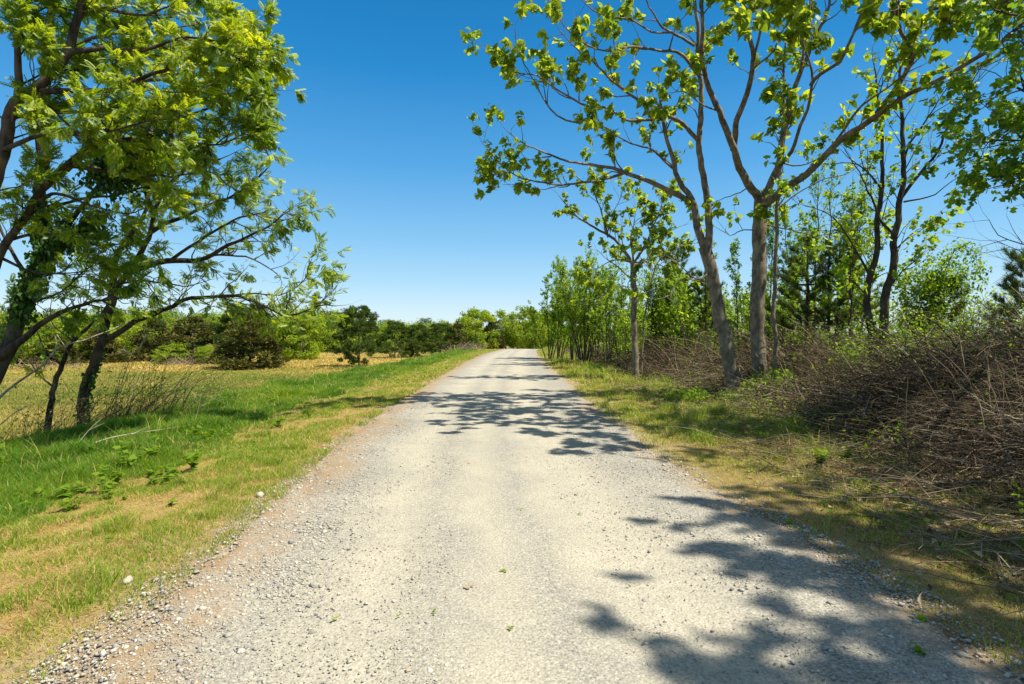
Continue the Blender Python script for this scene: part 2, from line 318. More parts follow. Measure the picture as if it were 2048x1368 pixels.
    b2 = n.new("ShaderNodeBump"); b2.inputs["Strength"].default_value = .6; b2.inputs["Distance"].default_value = .006; 
    l.new(v1.outputs["Distance"], b1.inputs["Height"]); l.new(nf.outputs[0], b2.inputs["Height"]); l.new(b1.outputs[0], b2.inputs["Normal"]); l.new(b2.outputs[0], p.inputs["Normal"])
    l.new(m5.outputs[2], p.inputs["Base Color"]); l.new(p.outputs[0], out.inputs[0])
    return m

# ------------------------------------------------------------------ object helpers
def tag(o, label=None, cat=None, group=None, kind=None):
    if label: o['label'] = label
    if cat: o['category'] = cat
    if group: o['group'] = group
    if kind: o['kind'] = kind
    return o
def empty(name, loc, label, cat, group=None):
    o = bpy.data.objects.new(name, None); COL.objects.link(o); o.location = [float(c) for c in loc]; o.empty_display_size = .3
    return tag(o, label, cat, group)
def copy_thing(o, loc, label, rz=0.0, sc=1.0, group=None):
    c = o.copy(); COL.objects.link(c); c.location = [float(k) for k in loc]; c.rotation_euler = (0, 0, rz); c.scale = (sc,) * 3 if not isinstance(sc, tuple) else sc
    c['label'] = label
    if group: c['group'] = group
    for ch in list(o.children):
        d = ch.copy(); COL.objects.link(d); d.parent = c
    return c

# ------------------------------------------------------------------ the ground and the road
def grow_axis(a, step, k, end):
    o = [a]
    while o[-1] < end: o.append(o[-1] + step); step *= k
    return o
ys = np.array(sorted(set([-40, -20, -10, -6] + [round(v, 4) for v in grow_axis(-4, .16, 1.0, 3)] + [round(v, 4) for v in grow_axis(3.05, .09, 1.0155, 90)] + grow_axis(95, 6, 1.22, 2500))))
xs_m = np.arange(-14, 12.01, .2)
xs = np.concatenate([-np.array(grow_axis(14.4, .5, 1.16, 2500))[::-1], xs_m, np.array(grow_axis(12.4, .5, 1.16, 2500))])
GX, GY = np.meshgrid(xs, ys); GZ = terr(GX, GY)
mb = MB(); nx, ny = len(xs), len(ys)
ii = (np.arange(ny - 1)[:, None] * nx + np.arange(nx - 1)[None]).ravel()
mb.add(np.stack([GX, GY, GZ], -1), q=np.stack([ii, ii + 1, ii + nx + 1, ii + nx], -1))
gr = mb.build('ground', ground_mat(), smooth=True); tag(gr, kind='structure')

ry = ys[(ys > -6.5) & (ys < 115)]
lat = np.concatenate([[0, .015, .04, .08], np.linspace(.14, .86, 19), [.92, .96, .985, 1]])
jl = (fbm(ry, ry * 0 + 3, 1.3, 2) - .5) * .5 + (vn(ry, ry * 0, 5, 3) - .5) * .14
jr = (fbm(ry, ry * 0 + 30, 1.3, 7) - .5) * .5 + (vn(ry, ry * 0, 5, 8) - .5) * .14
rl = road_l(ry) - .12 + jl; rr_ = road_r(ry) + .12 + jr
RX = rl[:, None] + (rr_ - rl)[:, None] * lat[None]; RY = np.repeat(ry[:, None], len(lat), 1)
prof = (0.012 * np.cos((lat - .5) * 12.5) * ((lat > .1) & (lat < .9)) * 1.0)[None]
RZ = terr(RX, RY) + .012 + prof * .6 + (vn(RX, RY, 3.5, 6) - .5) * .006
RZ = np.maximum(RZ, terr(RX, RY) + .005)
RZ[:, 0] = terr(RX, RY)[:, 0] + .004; RZ[:, -1] = terr(RX, RY)[:, -1] + .004
mb = MB(); nl = len(lat); ii = (np.arange(len(ry) - 1)[:, None] * nl + np.arange(nl - 1)[None]).ravel()
mb.add(np.stack([RX, RY, RZ], -1), q=np.stack([ii, ii + 1, ii + nl + 1, ii + nl], -1), a=np.tile(lat, len(ry)))
tag(mb.build('gravel_road', road_mat(), smooth=True), kind='structure')
def road_z(x, y): return terr(x, y) + .014

# ------------------------------------------------------------------ loose stones
def stones(mb, x, y, z, s, r):
    n = len(x)
    base = np.array([[1, 0, 0], [-1, 0, 0], [0, 1, 0], [0, -1, 0], [0, 0, 1], [0, 0, -1], ], float)
    tri = np.array([[0, 2, 4], [2, 1, 4], [1, 3, 4], [3, 0, 4], [2, 0, 5], [1, 2, 5], [3, 1, 5], [0, 3, 5]])
    V = base[None] * (1 + r.uniform(-.3, .3, (n, 6, 1))) + r.uniform(-.28, .28, (n, 6, 3))
    V = V * np.stack([r.uniform(.7, 1.3, n), r.uniform(.6, 1.0, n), r.uniform(.35, .6, n)], -1)[:, None]
    a = r.uniform(0, 6.28, n); c, s_ = np.cos(a)[:, None], np.sin(a)[:, None]
    V = np.stack([V[..., 0] * c - V[..., 1] * s_, V[..., 0] * s_ + V[..., 1] * c, V[..., 2]], -1) * s[:, None, None]
    V += np.stack([x, y, z + s * .12], -1)[:, None]
    mb.add(V, t=(tri[None] + np.arange(n)[:, None, None] * 6), a=np.repeat(r.random(n), 6))
r = np.random.default_rng(11); mb = MB()
n = 130000
y = 2.2 + 11 * r.random(n) ** 1.9; f = r.random(n); x = road_l(y) - .35 + (road_r(y) - road_l(y) + .7) * f
track = np.exp(-((f - .3) / .09) ** 2) + np.exp(-((f - .66) / .10) ** 2)
patch = fbm(x, y, 1.0, 12)
keep = r.random(n) < (1.0 - .8 * np.clip(track, 0, 1)) * np.clip(.2 + 2.4 * (patch - .32), .06, 1)
x, y, f = x[keep], y[keep], f[keep]; n = len(x)
s = np.clip(r.lognormal(math.log(.0042), .50, n), .0022, .022)
s *= 1 + 0.5 * ((f < .2) | (f > .85))
stones(mb, x, y, road_z(x, y) - .002, s, r)
n = 9000                                             # shoulder stones on both sides
y = 2.3 + 20 * r.random(n) ** 1.7; sd_ = r.random(n) < .7
x = np.where(sd_, road_l(y) + .1 - np.abs(r.normal(0, .28, n)), road_r(y) + np.abs(r.normal(0, .25, n)))
keep = fbm(x, y, 1.6, 14) > .46; x, y = x[keep], y[keep]; n = len(x)
stones(mb, x, y, terr(x, y), np.clip(r.lognormal(math.log(.0065), .5, n), .003, .026), r)
tag(mb.build('loose_gravel', M['stone']), 'loose pale grey and tan stones scattered over the gravel road', 'gravel', kind='stuff')

# ------------------------------------------------------------------ grass
def blades(mb, x, y, z, h, wd, r, var, lean=.45):
    n = len(x); a = r.uniform(0, 6.283, n); b = r.uniform(0, 6.283, n)
    sx, sy = np.cos(a) * wd, np.sin(a) * wd; lx, ly = np.cos(b) * h * lean * r.uniform(.2, 1, n), np.sin(b) * h * lean * r.uniform(.2, 1, n)
    V = np.empty((n, 5, 3))
    V[:, 0] = np.stack([x - sx, y - sy, z], -1); V[:, 1] = np.stack([x + sx, y + sy, z], -1)
    V[:, 2] = np.stack([x - sx * .7 + lx * .35, y - sy * .7 + ly * .35, z + h * .6], -1); V[:, 3] = np.stack([x + sx * .7 + lx * .35, y + sy * .7 + ly * .35, z + h * .6], -1)
    V[:, 4] = np.stack([x + lx, y + ly, z + h * r.uniform(.75, 1, n)], -1)
    o = np.arange(n)[:, None] * 5
    mb.add(V, q=o + np.array([[0, 1, 3, 2]]), t=o + np.array([[2, 3, 4]]), a=np.repeat(var, 5))
r = np.random.default_rng(21); mb = MB()
def dense_edge(y): return np.interp(y, [2, 5, 8, 14, 25, 40, 60], [-4.4, -4.35, -4.5, -5.0, -4.7, -4.2, -3.4])
for (y0, y1, n, hh, ww) in ((2.6, 8, 120000, .13, .0035), (7, 16, 120000, .15, .006), (15, 32, 90000, .17, .012), (30, 66, 60000, .18, .024)):
    y = r.uniform(y0, y1, n); e = dense_edge(y) + (fbm(y, y * 0, .7, 3) - .5) * 1.2
    x = e - np.abs(r.beta(1, 1.2, n)) * (e - bank_x(y) + 2.2)
    ok = (x / y > -1.02); x, y, e = x[ok], y[ok], e[ok]; n = len(x)
    cl = fbm(x, y, 1.4, 31)
    h = hh * (.45 + 1.1 * cl) * r.uniform(.5, 1.25, n) * (.55 + .45 * sstep(0, .8, e - x)) * (1 + .9 * sstep(.62, .85, vn(x, y, 1.9, 83)))
    tall = r.random(n) < .010; h[tall] *= r.uniform(1.4, 2.1, tall.sum())
    var = np.clip(.28 + .5 * (fbm(x, y, .5, 40) - .5) * 1.6 + r.normal(0, .13, n), 0, .8); dry = (r.random(n) < .05 + .20 * (cl < .38)) | (tall & (r.random(n) < .35)); var[dry] = r.uniform(.85, 1, dry.sum())
    blades(mb, x, y, terr(x, y) - .01, h, np.full(n, ww) * r.uniform(.6, 1.3, n), r, var, .8)
# sparse, short and half dry strip between the grass and the road
for (y0, y1, n, hh, ww) in ((2.5, 8, 130000, .038, .0028), (7, 18, 110000, .045, .005), (17, 60, 90000, .055, .014)):
    y = r.uniform(y0, y1, n); L = road_l(y); e = dense_edge(y) - .5
    x = e + (L - .12 - e) * r.random(n) ** .9
    ok = (x / y > -1.02); x, y = x[ok], y[ok]
    cl = .5 * fbm(x, y, 1.3, 51) + .5 * fbm(x, y, 5.0, 53); dd = (x - dense_edge(y)) / (road_l(y) - dense_edge(y))
    ok = r.random(len(x)) < np.clip((cl - .450) * 8 + .22, .03, 1) * (1.05 - .85 * np.clip(dd, 0, 1)); x, y, cl, dd = x[ok], y[ok], cl[ok], dd[ok]; n = len(x)
    h = hh * r.uniform(.4, 1.5, n) * (.6 + 1.1 * np.clip(cl, 0, 1)) * (1 + 1.2 * (vn(x, y, 3.1, 77) > .80))
    var = np.clip(.52 + r.normal(0, .16, n) - .25 * (cl - .5), 0, .82); dry = r.random(n) < .45 - .3 * sstep(.48, .62, cl); var[dry] = r.uniform(.85, 1, dry.sum())
    blades(mb, x, y, terr(x, y) - .004, h, np.full(n, ww) * r.uniform(.6, 1.3, n), r, var, 1.3)
for (y0, y1, n, ww) in ((2.4, 8, 90000, .0022), (7, 18, 70000, .004), (17, 60, 50000, .011)):
    y = r.uniform(y0, y1, n); L = road_l(y); e = dense_edge(y) - .9; x = e + (L - .25 - e) * r.random(n); ok = (x / y > -1.02) & (r.random(n) < 1.1 - .8 * sstep(-.6, 0, x - L)); x, y = x[ok], y[ok]; n = len(x)
    blades(mb, x, y, terr(x, y) + .003, np.full(n, .016) * r.uniform(.3, 1.3, n), np.full(n, ww) * r.uniform(.6, 1.3, n), r, r.uniform(.80, 1, n), 3.4)
tag(mb.build('verge_grass', M['grass']), 'bright green grass on the left roadside bank', 'grass', kind='stuff')
mb = MB()
for (y0, y1, n, hh, ww) in ((2.6, 9, 90000, .034, .0028), (8, 18, 100000, .055, .005), (17, 62, 70000, .08, .012)):
    y = r.uniform(y0, y1, n); L = road_r(y) + .12; x = L + r.random(n) ** .85 * (4.9 - L)
    ok = (x / y < .95); x, y = x[ok], y[ok]
    cl = .5 * fbm(x, y, 1.0, 61) + .5 * fbm(x, y, 4.0, 63); dd = np.clip((x - road_r(y)) / 1.2, 0, 1)
    ok = r.random(len(x)) < np.clip((cl - .44) * 7 + .28, .03, 1) * (.10 + .90 * dd) * (1 - .75 * sstep(3.9, 4.9, x)) * (.42 + .58 * sstep(7, 13, y)); x, y, cl, dd = x[ok], y[ok], cl[ok], dd[ok]; n = len(x)
    h = hh * r.uniform(.4, 1.5, n) * (.5 + 1.2 * cl) * (.5 + .7 * dd) * (1 + 1.8 * sstep(.60, .85, vn(x, y, 2.3, 85)))
    var = np.clip(.50 + r.normal(0, .15, n), 0, .8); dry = r.random(n) < .50 - .3 * sstep(.5, .65, cl); var[dry] = r.uniform(.85, 1, dry.sum())
    blades(mb, x, y, terr(x, y) - .004, h, np.full(n, ww) * r.uniform(.6, 1.3, n), r, var, 1.0)
for (y0, y1, n, ww) in ((2.4, 8, 80000, .0022), (7, 18, 60000, .004), (17, 60, 40000, .011)):
    y = r.uniform(y0, y1, n); L = road_r(y); x = L + .15 + (4.9 - L) * r.random(n); ok = (x / y < .98); x, y = x[ok], y[ok]; n = len(x)
    blades(mb, x, y, terr(x, y) + .003, np.full(n, .016) * r.uniform(.3, 1.3, n), np.full(n, ww) * r.uniform(.6, 1.3, n), r, r.uniform(.80, 1, n), 3.4)
tag(mb.build('roadside_grass', M['grass']), 'patchy short grass between the gravel road and the dead canes', 'grass', kind='stuff')
# mown hay field below the bank
mb = MB()
for (y0, y1, n, hh, ww) in ((10, 26, 90000, .11, .010), (25, 50, 110000, .12, .02), (48, 92, 110000, .22, .045)):
    y = r.uniform(y0, y1, n); x = bank_x(y) - 1.2 - r.random(n) ** 1.1 * (y * .95 + bank_x(y) + 2)
    ok = (x / y > -.98); x, y = x[ok], y[ok]; n = len(x)
    g = fbm(x, y, .10, 71); gold = sstep(43, 49, y + 14 * (g - .5))
    var = np.clip(.46 + .9 * (fbm(x, y, .22, 73) - .5) + .42 * gold + r.normal(0, .13, n), 0, 1)
    blades(mb, x, y, terr(x, y) - .01, hh * r.uniform(.4, 1.2, n) * (1 + .3 * gold), np.full(n, ww) * r.uniform(.6, 1.3, n), r, var, .9)
tag(mb.build('hay_field_grass', M['hay']), 'tan and olive mown grass of the field below the bank', 'field grass', kind='stuff')

# ------------------------------------------------------------------ tree growing
def crom(pts, step=.22):
    p = np.asarray(pts, float)
    if len(p) < 3:
        k = max(3, int(np.linalg.norm(p[-1] - p[0]) / step) + 1); t = np.linspace(0, 1, k)[:, None]; return p[0] * (1 - t) + p[-1] * t
    e = np.vstack([2 * p[0] - p[1], p, 2 * p[-1] - p[-2]]); o = []
    for i in range(1, len(e) - 2):
        k = max(2, int(np.linalg.norm(e[i + 1] - e[i]) / step) + 1); t = np.linspace(0, 1, k, endpoint=False)[:, None]
        o.append(.5 * (2 * e[i] + (e[i + 1] - e[i - 1]) * t + (2 * e[i - 1] - 5 * e[i] + 4 * e[i + 1] - e[i + 2]) * t ** 2 + (3 * e[i] - e[i - 1] - 3 * e[i + 1] + e[i + 2]) * t ** 3))
    return np.vstack(o + [p[-1:]])

class Tree:
    """limbs given as polylines; side branches and twigs grown from them"""
    def __init__(s, seed): s.r = np.random.default_rng(seed); s.limbs = []; s.br = {}; s.anch = []; s.bare = {}
    def limb(s, pts, r0, r1, leaf=1.0, f0=.15, kids=1.0, wob=.02):
        p = crom(pts); k = len(p); t = np.linspace(0, 1, k)
        w_ = s.r.normal(0, wob, (k, 3)) * np.minimum(1, np.minimum(t, 1 - t) * 6)[:, None]; w_ = (w_ + np.roll(w_, 1, 0) + np.roll(w_, -1, 0)) / 1.8
        rad = (r0 + (r1 - r0) * t ** .85) * DS
        if not s.limbs: rad = rad * (1 + .55 * np.exp(-np.r_[0, np.cumsum(np.linalg.norm(np.diff(p, axis=0), axis=1))] / .22))
        s.limbs.append((p + w_, rad, leaf, f0, kids)); return p
    def poly(s, p0, d0, L, r0, r1, k, wander, trop):
        n = len(p0); out = np.empty((n, k, 3)); out[:, 0] = p0; d = d0.copy(); st = (L / (k - 1))[:, None]
        for i in range(1, k):
            d = norm(d + s.r.normal(0, wander, (n, 3)) + np.array([0, 0, trop])); out[:, i] = out[:, i - 1] + d * st
        rad = r0[:, None] + (r1 - r0)[:, None] * np.linspace(0, 1, k)[None]
        return out, rad
    def spawn(s, P_, R_, spec, leaf, f0):
        """children for a batch of polylines [N,K,3]; returns batch"""
        r = s.r; N, K = R_.shape; Ls = np.linalg.norm(np.diff(P_, axis=1), axis=2).sum(1)
        cnt = np.maximum(1, r.poisson(np.maximum(Ls * (1 - f0) / spec['gap'], .2))); idx = np.repeat(np.arange(N), cnt); n = len(idx)
        t = f0 + (1 - f0) * r.random(n) ** .8; tip = np.r_[True, idx[1:] != idx[:-1]]; t[tip] = 1.0
        ft = t * (K - 1); i0 = np.minimum(ft.astype(int), K - 2); fr = (ft - i0)[:, None]
        p = P_[idx, i0] * (1 - fr) + P_[idx, i0 + 1] * fr; tg = norm(P_[idx, i0 + 1] - P_[idx, i0]); ra = R_[idx, i0] * (1 - fr[:, 0]) + R_[idx, i0 + 1] * fr[:, 0]
        pr = norm(np.cross(tg, rdir(n, r))); ang = np.where(tip, R(12), R(spec['ang']) * r.uniform(.65, 1.25, n))[:, None]
        d = norm(tg * np.cos(ang) + pr * np.sin(ang) + np.array([0, 0, spec.get('up', .1)]) + np.array(spec.get('bias', (0, 0, 0))))
        L = spec['len'] * r.uniform(.45, 1.25, n) * (1.1 - .45 * t); r0 = np.minimum(ra * .75, spec['rad'] * r.uniform(.7, 1.2, n)); r1 = np.maximum(r0 * .3, .0012)
        out, rad = s.poly(p, d, L, r0, r1, spec['k'], spec.get('wander', .16), spec.get('trop', .03))
        return out, rad, leaf[idx]
    def grow(s, specs, leaf_from=None):
        """specs: one per level; the last level carries the leaves"""
        b1 = []
        for (p, rad, lf, f0, kids) in s.limbs:
            if kids <= 0: continue
            sp = dict(specs[0]); sp['gap'] = sp['gap'] / kids
            b1.append(s.spawn(p[None], rad[None], sp, np.array([lf]), f0))
        cur = [np.concatenate(c) for c in zip(*b1)]; s.levels = [cur]
        for sp in specs[1:]:
            cur = list(s.spawn(cur[0], cur[1], sp, cur[2], sp.get('f0', .25))); s.levels.append(cur)
    def anchors(s, level, per, f0=.2, pick=None):
        P_, R_, lf = s.levels[level]; N, K = R_.shape; r = s.r
        cnt = r.poisson(per * np.clip(lf, 0, 4)); idx = np.repeat(np.arange(N), cnt); n = len(idx); t = f0 + (1 - f0) * r.random(n)
        ft = t * (K - 1); i0 = np.minimum(ft.astype(int), K - 2); fr = (ft - i0)[:, None]
        return P_[idx, i0] * (1 - fr) + P_[idx, i0 + 1] * fr, norm(P_[idx, i0 + 1] - P_[idx, i0]), idx
    def build(s, name, loc, label, cat, bark, leaves, sides=(10, 4, 3), group=None, twig_mat=None, crown='foliage'):
        e = empty(name, loc, label, cat, group); tr = MB()
        bm_ = MB()
        for i, (p, rad, *_r) in enumerate(s.limbs): tubes(tr if i == 0 else bm_, p[None], rad[None], 12 if rad[0] > .06 else (8 if rad[0] > .025 else 5))
        tr.build('trunk', bark, e, smooth=True)
        if getattr(s, 'levels', None):
            for i, (P_, R_, _l) in enumerate(s.levels): tubes(bm_, P_, R_, 4 if i == 0 else 3)
            bm_.build('branches', twig_mat or bark, e, smooth=True)
        if leaves is not None and leaves[0].n: leaves[0].build(crown, leaves[1], e)
        return e

UP = np.array([0, 0, 1.])
def leaf_set(mb, tpl, pos, tw, r, size, up=1.0, out=.6, rand=.7, droop=.2, var0=.45, vs_=.18, clump=None):
    n = len(pos); ax = norm(tw * out + rdir(n, r) * rand - UP * droop); nr = norm(UP * up + rdir(n, r) * .8)
    v = var0 + r.normal(0, vs_, n)
    if clump is not None: v = v + clump
    place(mb, *tpl, pos, ax, nr, size * r.uniform(.42, 1.32, n), np.clip(v, 0, 1))

DS = 1.0
def PL(pts, d0, d1=None):
    n = len(pts); d = np.linspace(d0, d0 if d1 is None else d1, n) * DS; return np.array([P(a, b, dd) for (a, b), dd in zip(pts, d)])
def ground_at(px, d, drop=0.0):
    x = (px - 1024) / F * d; return np.array([x, d, float(terr(x, d)) - drop])

# ------------------------------------------------------------------ left: locust trees on the bank
SP_LOC = [dict(gap=.15, ang=52, len=.82, rad=.014, k=6, up=.12, wander=.17, trop=.02), dict(gap=.15, ang=48, len=.42, rad=.0045, k=4, up=.05, wander=.16, trop=.0)]
def locust_leaves(t, per, size, var0=.45, seed=0):
    mb = MB(); r = np.random.default_rng(seed)
    p, tw, idx = t.anchors(1, per, .15)
    clump = (vn(p[:, 0] * 1.0 + p[:, 1] * .7, p[:, 2], 1.4, 5) - .5) * .5
    leaf_set(mb, T_PIN, p, tw, r, size, up=1.0, out=.75, rand=.65, droop=.26, var0=var0, vs_=.26, clump=clump)
    return mb
# leaning tree
t = Tree(101); b = ground_at(165, 13.4, .1)
t.limb([b] + list(PL([(172, 773), (189, 732), (203, 684), (213, 636), (223, 602), (240, 567), (261, 540), (285, 502), (302, 464), (312, 430), (332, 380), (372, 340), (440, 318)], 13.3, 12.2)), .135, .022, 1.2, .45)
t.limb(PL([(222, 606), (227, 560), (230, 516), (247, 485), (290, 430), (300, 370), (318, 320)], 13.0, 12.6), .085, .015, 1.2, .25)
t.limb(PL([(261, 540), (285, 536), (337, 523), (399, 519), (447, 495), (485, 481), (536, 454), (566, 430)], 12.9, 11.6), .085, .012, .9, .3)
t.limb(PL([(399, 519), (440, 512), (495, 514), (546, 543), (562, 560)], 12.4, 12.0), .03, .006, .15, .2, .8)
t.limb(PL([(206, 684), (258, 653), (299, 633), (344, 612), (385, 595), (440, 591), (495, 597), (536, 615), (577, 633), (640, 612), (672, 612)], 13.2, 10.8), .07, .008, .55, .25)
t.limb(PL([(440, 591), (500, 585), (560, 590), (604, 560), (614, 540), (622, 522)], 12.2, 11.2), .022, .006, .9, .35)
t.limb(PL([(302, 464), (345, 440), (400, 415), (470, 392), (540, 330), (530, 300)], 12.6, 11.4), .055, .008, 1.25, .2)
t.limb(PL([(337, 523), (400, 480), (470, 440), (540, 420), (590, 432)], 12.6, 11.2), .04, .007, 1.0, .3)
t.limb(PL([(312, 430), (290, 380), (300, 330), (340, 290)], 12.4, 11.8), .05, .01, 1.4, .2)
t.limb(PL([(240, 567), (300, 560), (360, 575), (420, 560)], 12.9, 12.2), .03, .006, .8, .2)
t.grow(SP_LOC)
t.build('locust_tree', b, 'dark leaning tree with feathery yellow-green leaves at the edge of the grass bank', 'tree', M['bark_locust'], (locust_leaves(t, 8.0, .155, .50, 1), M['locust']))
# slim leaning tree next to it
t = Tree(102); b = ground_at(84, 13.5, .1)
t.limb([b] + list(PL([(106, 773), (130, 722), (148, 684), (199, 633), (250, 580), (300, 545)], 13.4, 13.0)), .085, .012, .6, .6)
t.limb(PL([(148, 684), (150, 640), (170, 600), (180, 560)], 13.3, 13.3), .03, .008, .8, .3)
t.limb(PL([(106, 773), (70, 740), (40, 700), (0, 680)], 13.4, 12.4), .025, .006, 1.2, .2)
t.limb(PL([(125, 730), (90, 700), (70, 660), (20, 640)], 13.4, 12.6), .025, .006, 1.3, .2)
t.limb(PL([(148, 684), (110, 650), (90, 620), (60, 600)], 13.4, 12.8), .025, .006, 1.3, .2)
t.grow(SP_LOC)
t.build('locust_tree', b, 'slim crooked tree leaning toward the larger leaning trunk beside it', 'tree', M['bark_locust'], (locust_leaves(t, 7, .15, .45, 2), M['locust']))
# thick ivy covered trunk
t = Tree(103); b = ground_at(-60, 10.8, .1)
t.limb([b] + list(PL([(-20, 770), (20, 690), (35, 625), (58, 564), (72, 533), (84, 470), (78, 400), (88, 320), (84, 220), (92, 100), (110, -40), (120, -160)], 10.8, 11.2)), .17, .05, 1.0, .55)
t.limb(PL([(0, 715), (34, 684), (86, 643), (137, 615), (206, 605), (260, 590)], 10.7, 10.3), .08, .012, .7, .4)
t.limb(PL([(72, 533), (110, 480), (150, 430), (200, 370), (250, 320), (310, 290)], 11.0, 10.2), .075, .012, .9, .4)
t.limb(PL([(84, 380), (150, 330), (220, 270), (310, 250), (400, 225), (470, 200), (515, 185)], 11.1, 10.0), .06, .010, 1.5, .25)
t.limb(PL([(86, 240), (160, 190), (240, 175), (350, 150), (440, 110), (500, 95)], 11.1, 10.0), .06, .010, 1.6, .2)
t.limb(PL([(90, 120), (170, 80), (260, 60), (340, 30), (380, -10)], 11.2, 10.2), .05, .010, 1.6, .15)
t.limb(PL([(110, -40), (190, -60), (270, -50), (350, -60)], 11.2, 10.4), .05, .010, 1.5, .15)
t.limb(PL([(35, 625), (70, 600), (120, 580), (180, 530), (200, 500)], 10.8, 10.4), .03, .006, .7, .3)
t.limb(PL([(80, 430), (140, 400), (220, 390), (300, 370), (370, 385)], 11.0, 10.6), .04, .008, 1.3, .25)
t.limb(PL([(60, 560), (20, 500), (-10, 430), (-20, 350)], 10.9, 10.6), .04, .008, 1.2, .25)
t.grow(SP_LOC)
t.build('locust_tree', b, 'thick dark trunk wrapped in ivy rising through the left canopy', 'tree', M['bark_locust'], (locust_leaves(t, 15.0, .145, .42, 3), M['locust']))
# big tree whose trunk stands at the edge of the view
t = Tree(104); b = ground_at(-190, 8.4, .1)
t.limb([b] + list(PL([(-150, 760), (-90, 600), (-40, 440), (0, 309), (17, 240), (34, 203), (69, 179), (103, 151), (137, 103), (158, 34), (168, -30), (190, -120)], 8.4, 8.4)), .155, .04, 1.1, .45)
t.limb(PL([(69, 183), (120, 180), (170, 178), (240, 172), (330, 140), (420, 100), (480, 120), (520, 160)], 8.4, 8.6), .05, .008, 1.35, .25)
t.limb(PL([(137, 103), (200, 95), (290, 100), (380, 80), (440, 85), (490, 100)], 8.4, 8.8), .045, .008, 1.5, .2)
t.limb(PL([(158, 34), (210, 20), (270, 30), (340, 10)], 8.4, 8.8), .04, .008, 1.5, .2)
t.limb(PL([(0, 309), (30, 290), (80, 270), (170, 265), (240, 262), (310, 240)], 8.4, 8.0), .04, .008, 1.0, .25)
t.limb(PL([(34, 203), (40, 140), (30, 60), (50, -40)], 8.4, 8.2), .06, .02, 1.3, .1)
t.limb(PL([(100, 153), (150, 140), (230, 130), (310, 70), (390, 50)], 8.5, 9.2), .035, .008, 1.4, .2)
t.limb(PL([(20, 235), (90, 225), (170, 220), (260, 215), (350, 200), (430, 165)], 8.5, 9.2), .04, .008, 1.4, .2)
t.grow(SP_LOC)
t.build('locust_tree', b, 'large tree with a forked brown trunk and spreading feathery canopy nearest the viewer', 'tree', M['bark_locust'], (locust_leaves(t, 17, .145, .52, 4), M['locust']))
# tree with a long slanting trunk
t = Tree(105); b = ground_at(-150, 9.6, .1)
t.limb([b] + list(PL([(-90, 700), (-40, 600), (0, 516), (20, 480), (50, 437), (69, 405), (103, 364), (137, 330), (165, 302), (192, 285), (254, 280), (300, 268)], 9.6, 9.3)), .115, .025, .9, .5)
t.limb(PL([(69, 405), (95, 393), (120, 391), (150, 400), (180, 412), (250, 425), (300, 418)], 9.5, 8.8), .035, .006, .8, .45)
t.limb(PL([(165, 302), (230, 300), (300, 300), (380, 285), (440, 285), (490, 265)], 9.4, 9.6), .045, .008, 1.4, .25)
t.limb(PL([(137, 330), (200, 340), (270, 350), (340, 350), (420, 345), (455, 372)], 9.4, 9.8), .04, .008, 1.25, .3)
t.limb(PL([(20, 480), (80, 470), (150, 480), (220, 490), (290, 480)], 9.6, 9.6), .03, .006, .8, .3)
t.limb(PL([(0, 516), (50, 540), (120, 548), (190, 540)], 9.6, 9.4), .03, .006, .7, .3)
t.grow(SP_LOC)
t.build('locust_tree', b, 'tree with a long pale slanting trunk crossing in front of the ivy-wrapped trunk', 'tree', M['bark_locust'], (locust_leaves(t, 15, .145, .46, 5), M['locust']))
# dead low limb and pale snapped twig
e = empty('dead_branch', P(-20, 800, 11.5), 'long bare dead branch slanting up from the brambles past the slim leaning trunk', 'branch')
t = Tree(106); t.limb(PL([(-20, 815), (0, 794), (34, 767), (86, 729), (113, 701), (192, 670), (262, 642)], 11.5, 12.4), .03, .010)
t.limb(PL([(104, 712), (114, 690), (108, 668)], 11.6, 11.6), .012, .005); t.limb(PL([(112, 668), (128, 690), (140, 712)], 11.6, 11.6), .008, .003)
mb = MB()
for (p, rad, *_) in t.limbs: tubes(mb, p[None], rad[None], 6)
mb.build('stem', M['dead'], e, smooth=True)
e = empty('dead_branch', P(234, 708, 12.2), 'short pale snapped branch with a sharp bend beside the leaning tree', 'branch')
mb = MB()
for q_, r0, r1 in ((PL([(232, 709), (250, 704), (271, 705), (285, 685), (296, 667)], 12.6, 12.2), .012, .016), (PL([(252, 704), (247, 698), (250, 692)], 12.5, 12.5), .007, .004)):
    p = crom(q_, .08); tubes(mb, p[None], np.linspace(r0, r1, len(p))[None], 6)
mb.build('stem', M['dead'], e, smooth=True)

# ivy
def ivy(name, paths, n, spread, label, seed, size=.085):
    r = np.random.default_rng(seed); mb = MB(); st = MB(); pos = []
    for q_, wgt in paths:
        p = crom(q_, .1); k = int(n * wgt); i = r.integers(0, len(p), k)
        sp = spread * (.3 + .9 * vn(p[i, 2] * 3, i * .02, 1, seed))
        pos.append(p[i] + rdir(k, r) * (r.random(k) ** .6 * sp)[:, None] + np.array([0, 0, -1]) * (r.random(k) ** 2 * spread * .7)[:, None])
        for j in range(3):
            tubes(st, (p + rdir(1, r) * .05 + np.cumsum(r.normal(0, .01, p.shape), 0))[None], np.full((1, len(p)), .012), 4)
    pos = np.concatenate(pos); k = len(pos)
    leaf_set(mb, T_HEART, pos, rdir(k, r), r, size, up=.6, out=.3, rand=.6, droop=.9, var0=.35, vs_=.25)
    e = empty(name, paths[0][0][0], label, 'vine'); st.build('stem', M['bark_dark'], e, smooth=True); mb.build('foliage', M['ivy'], e)
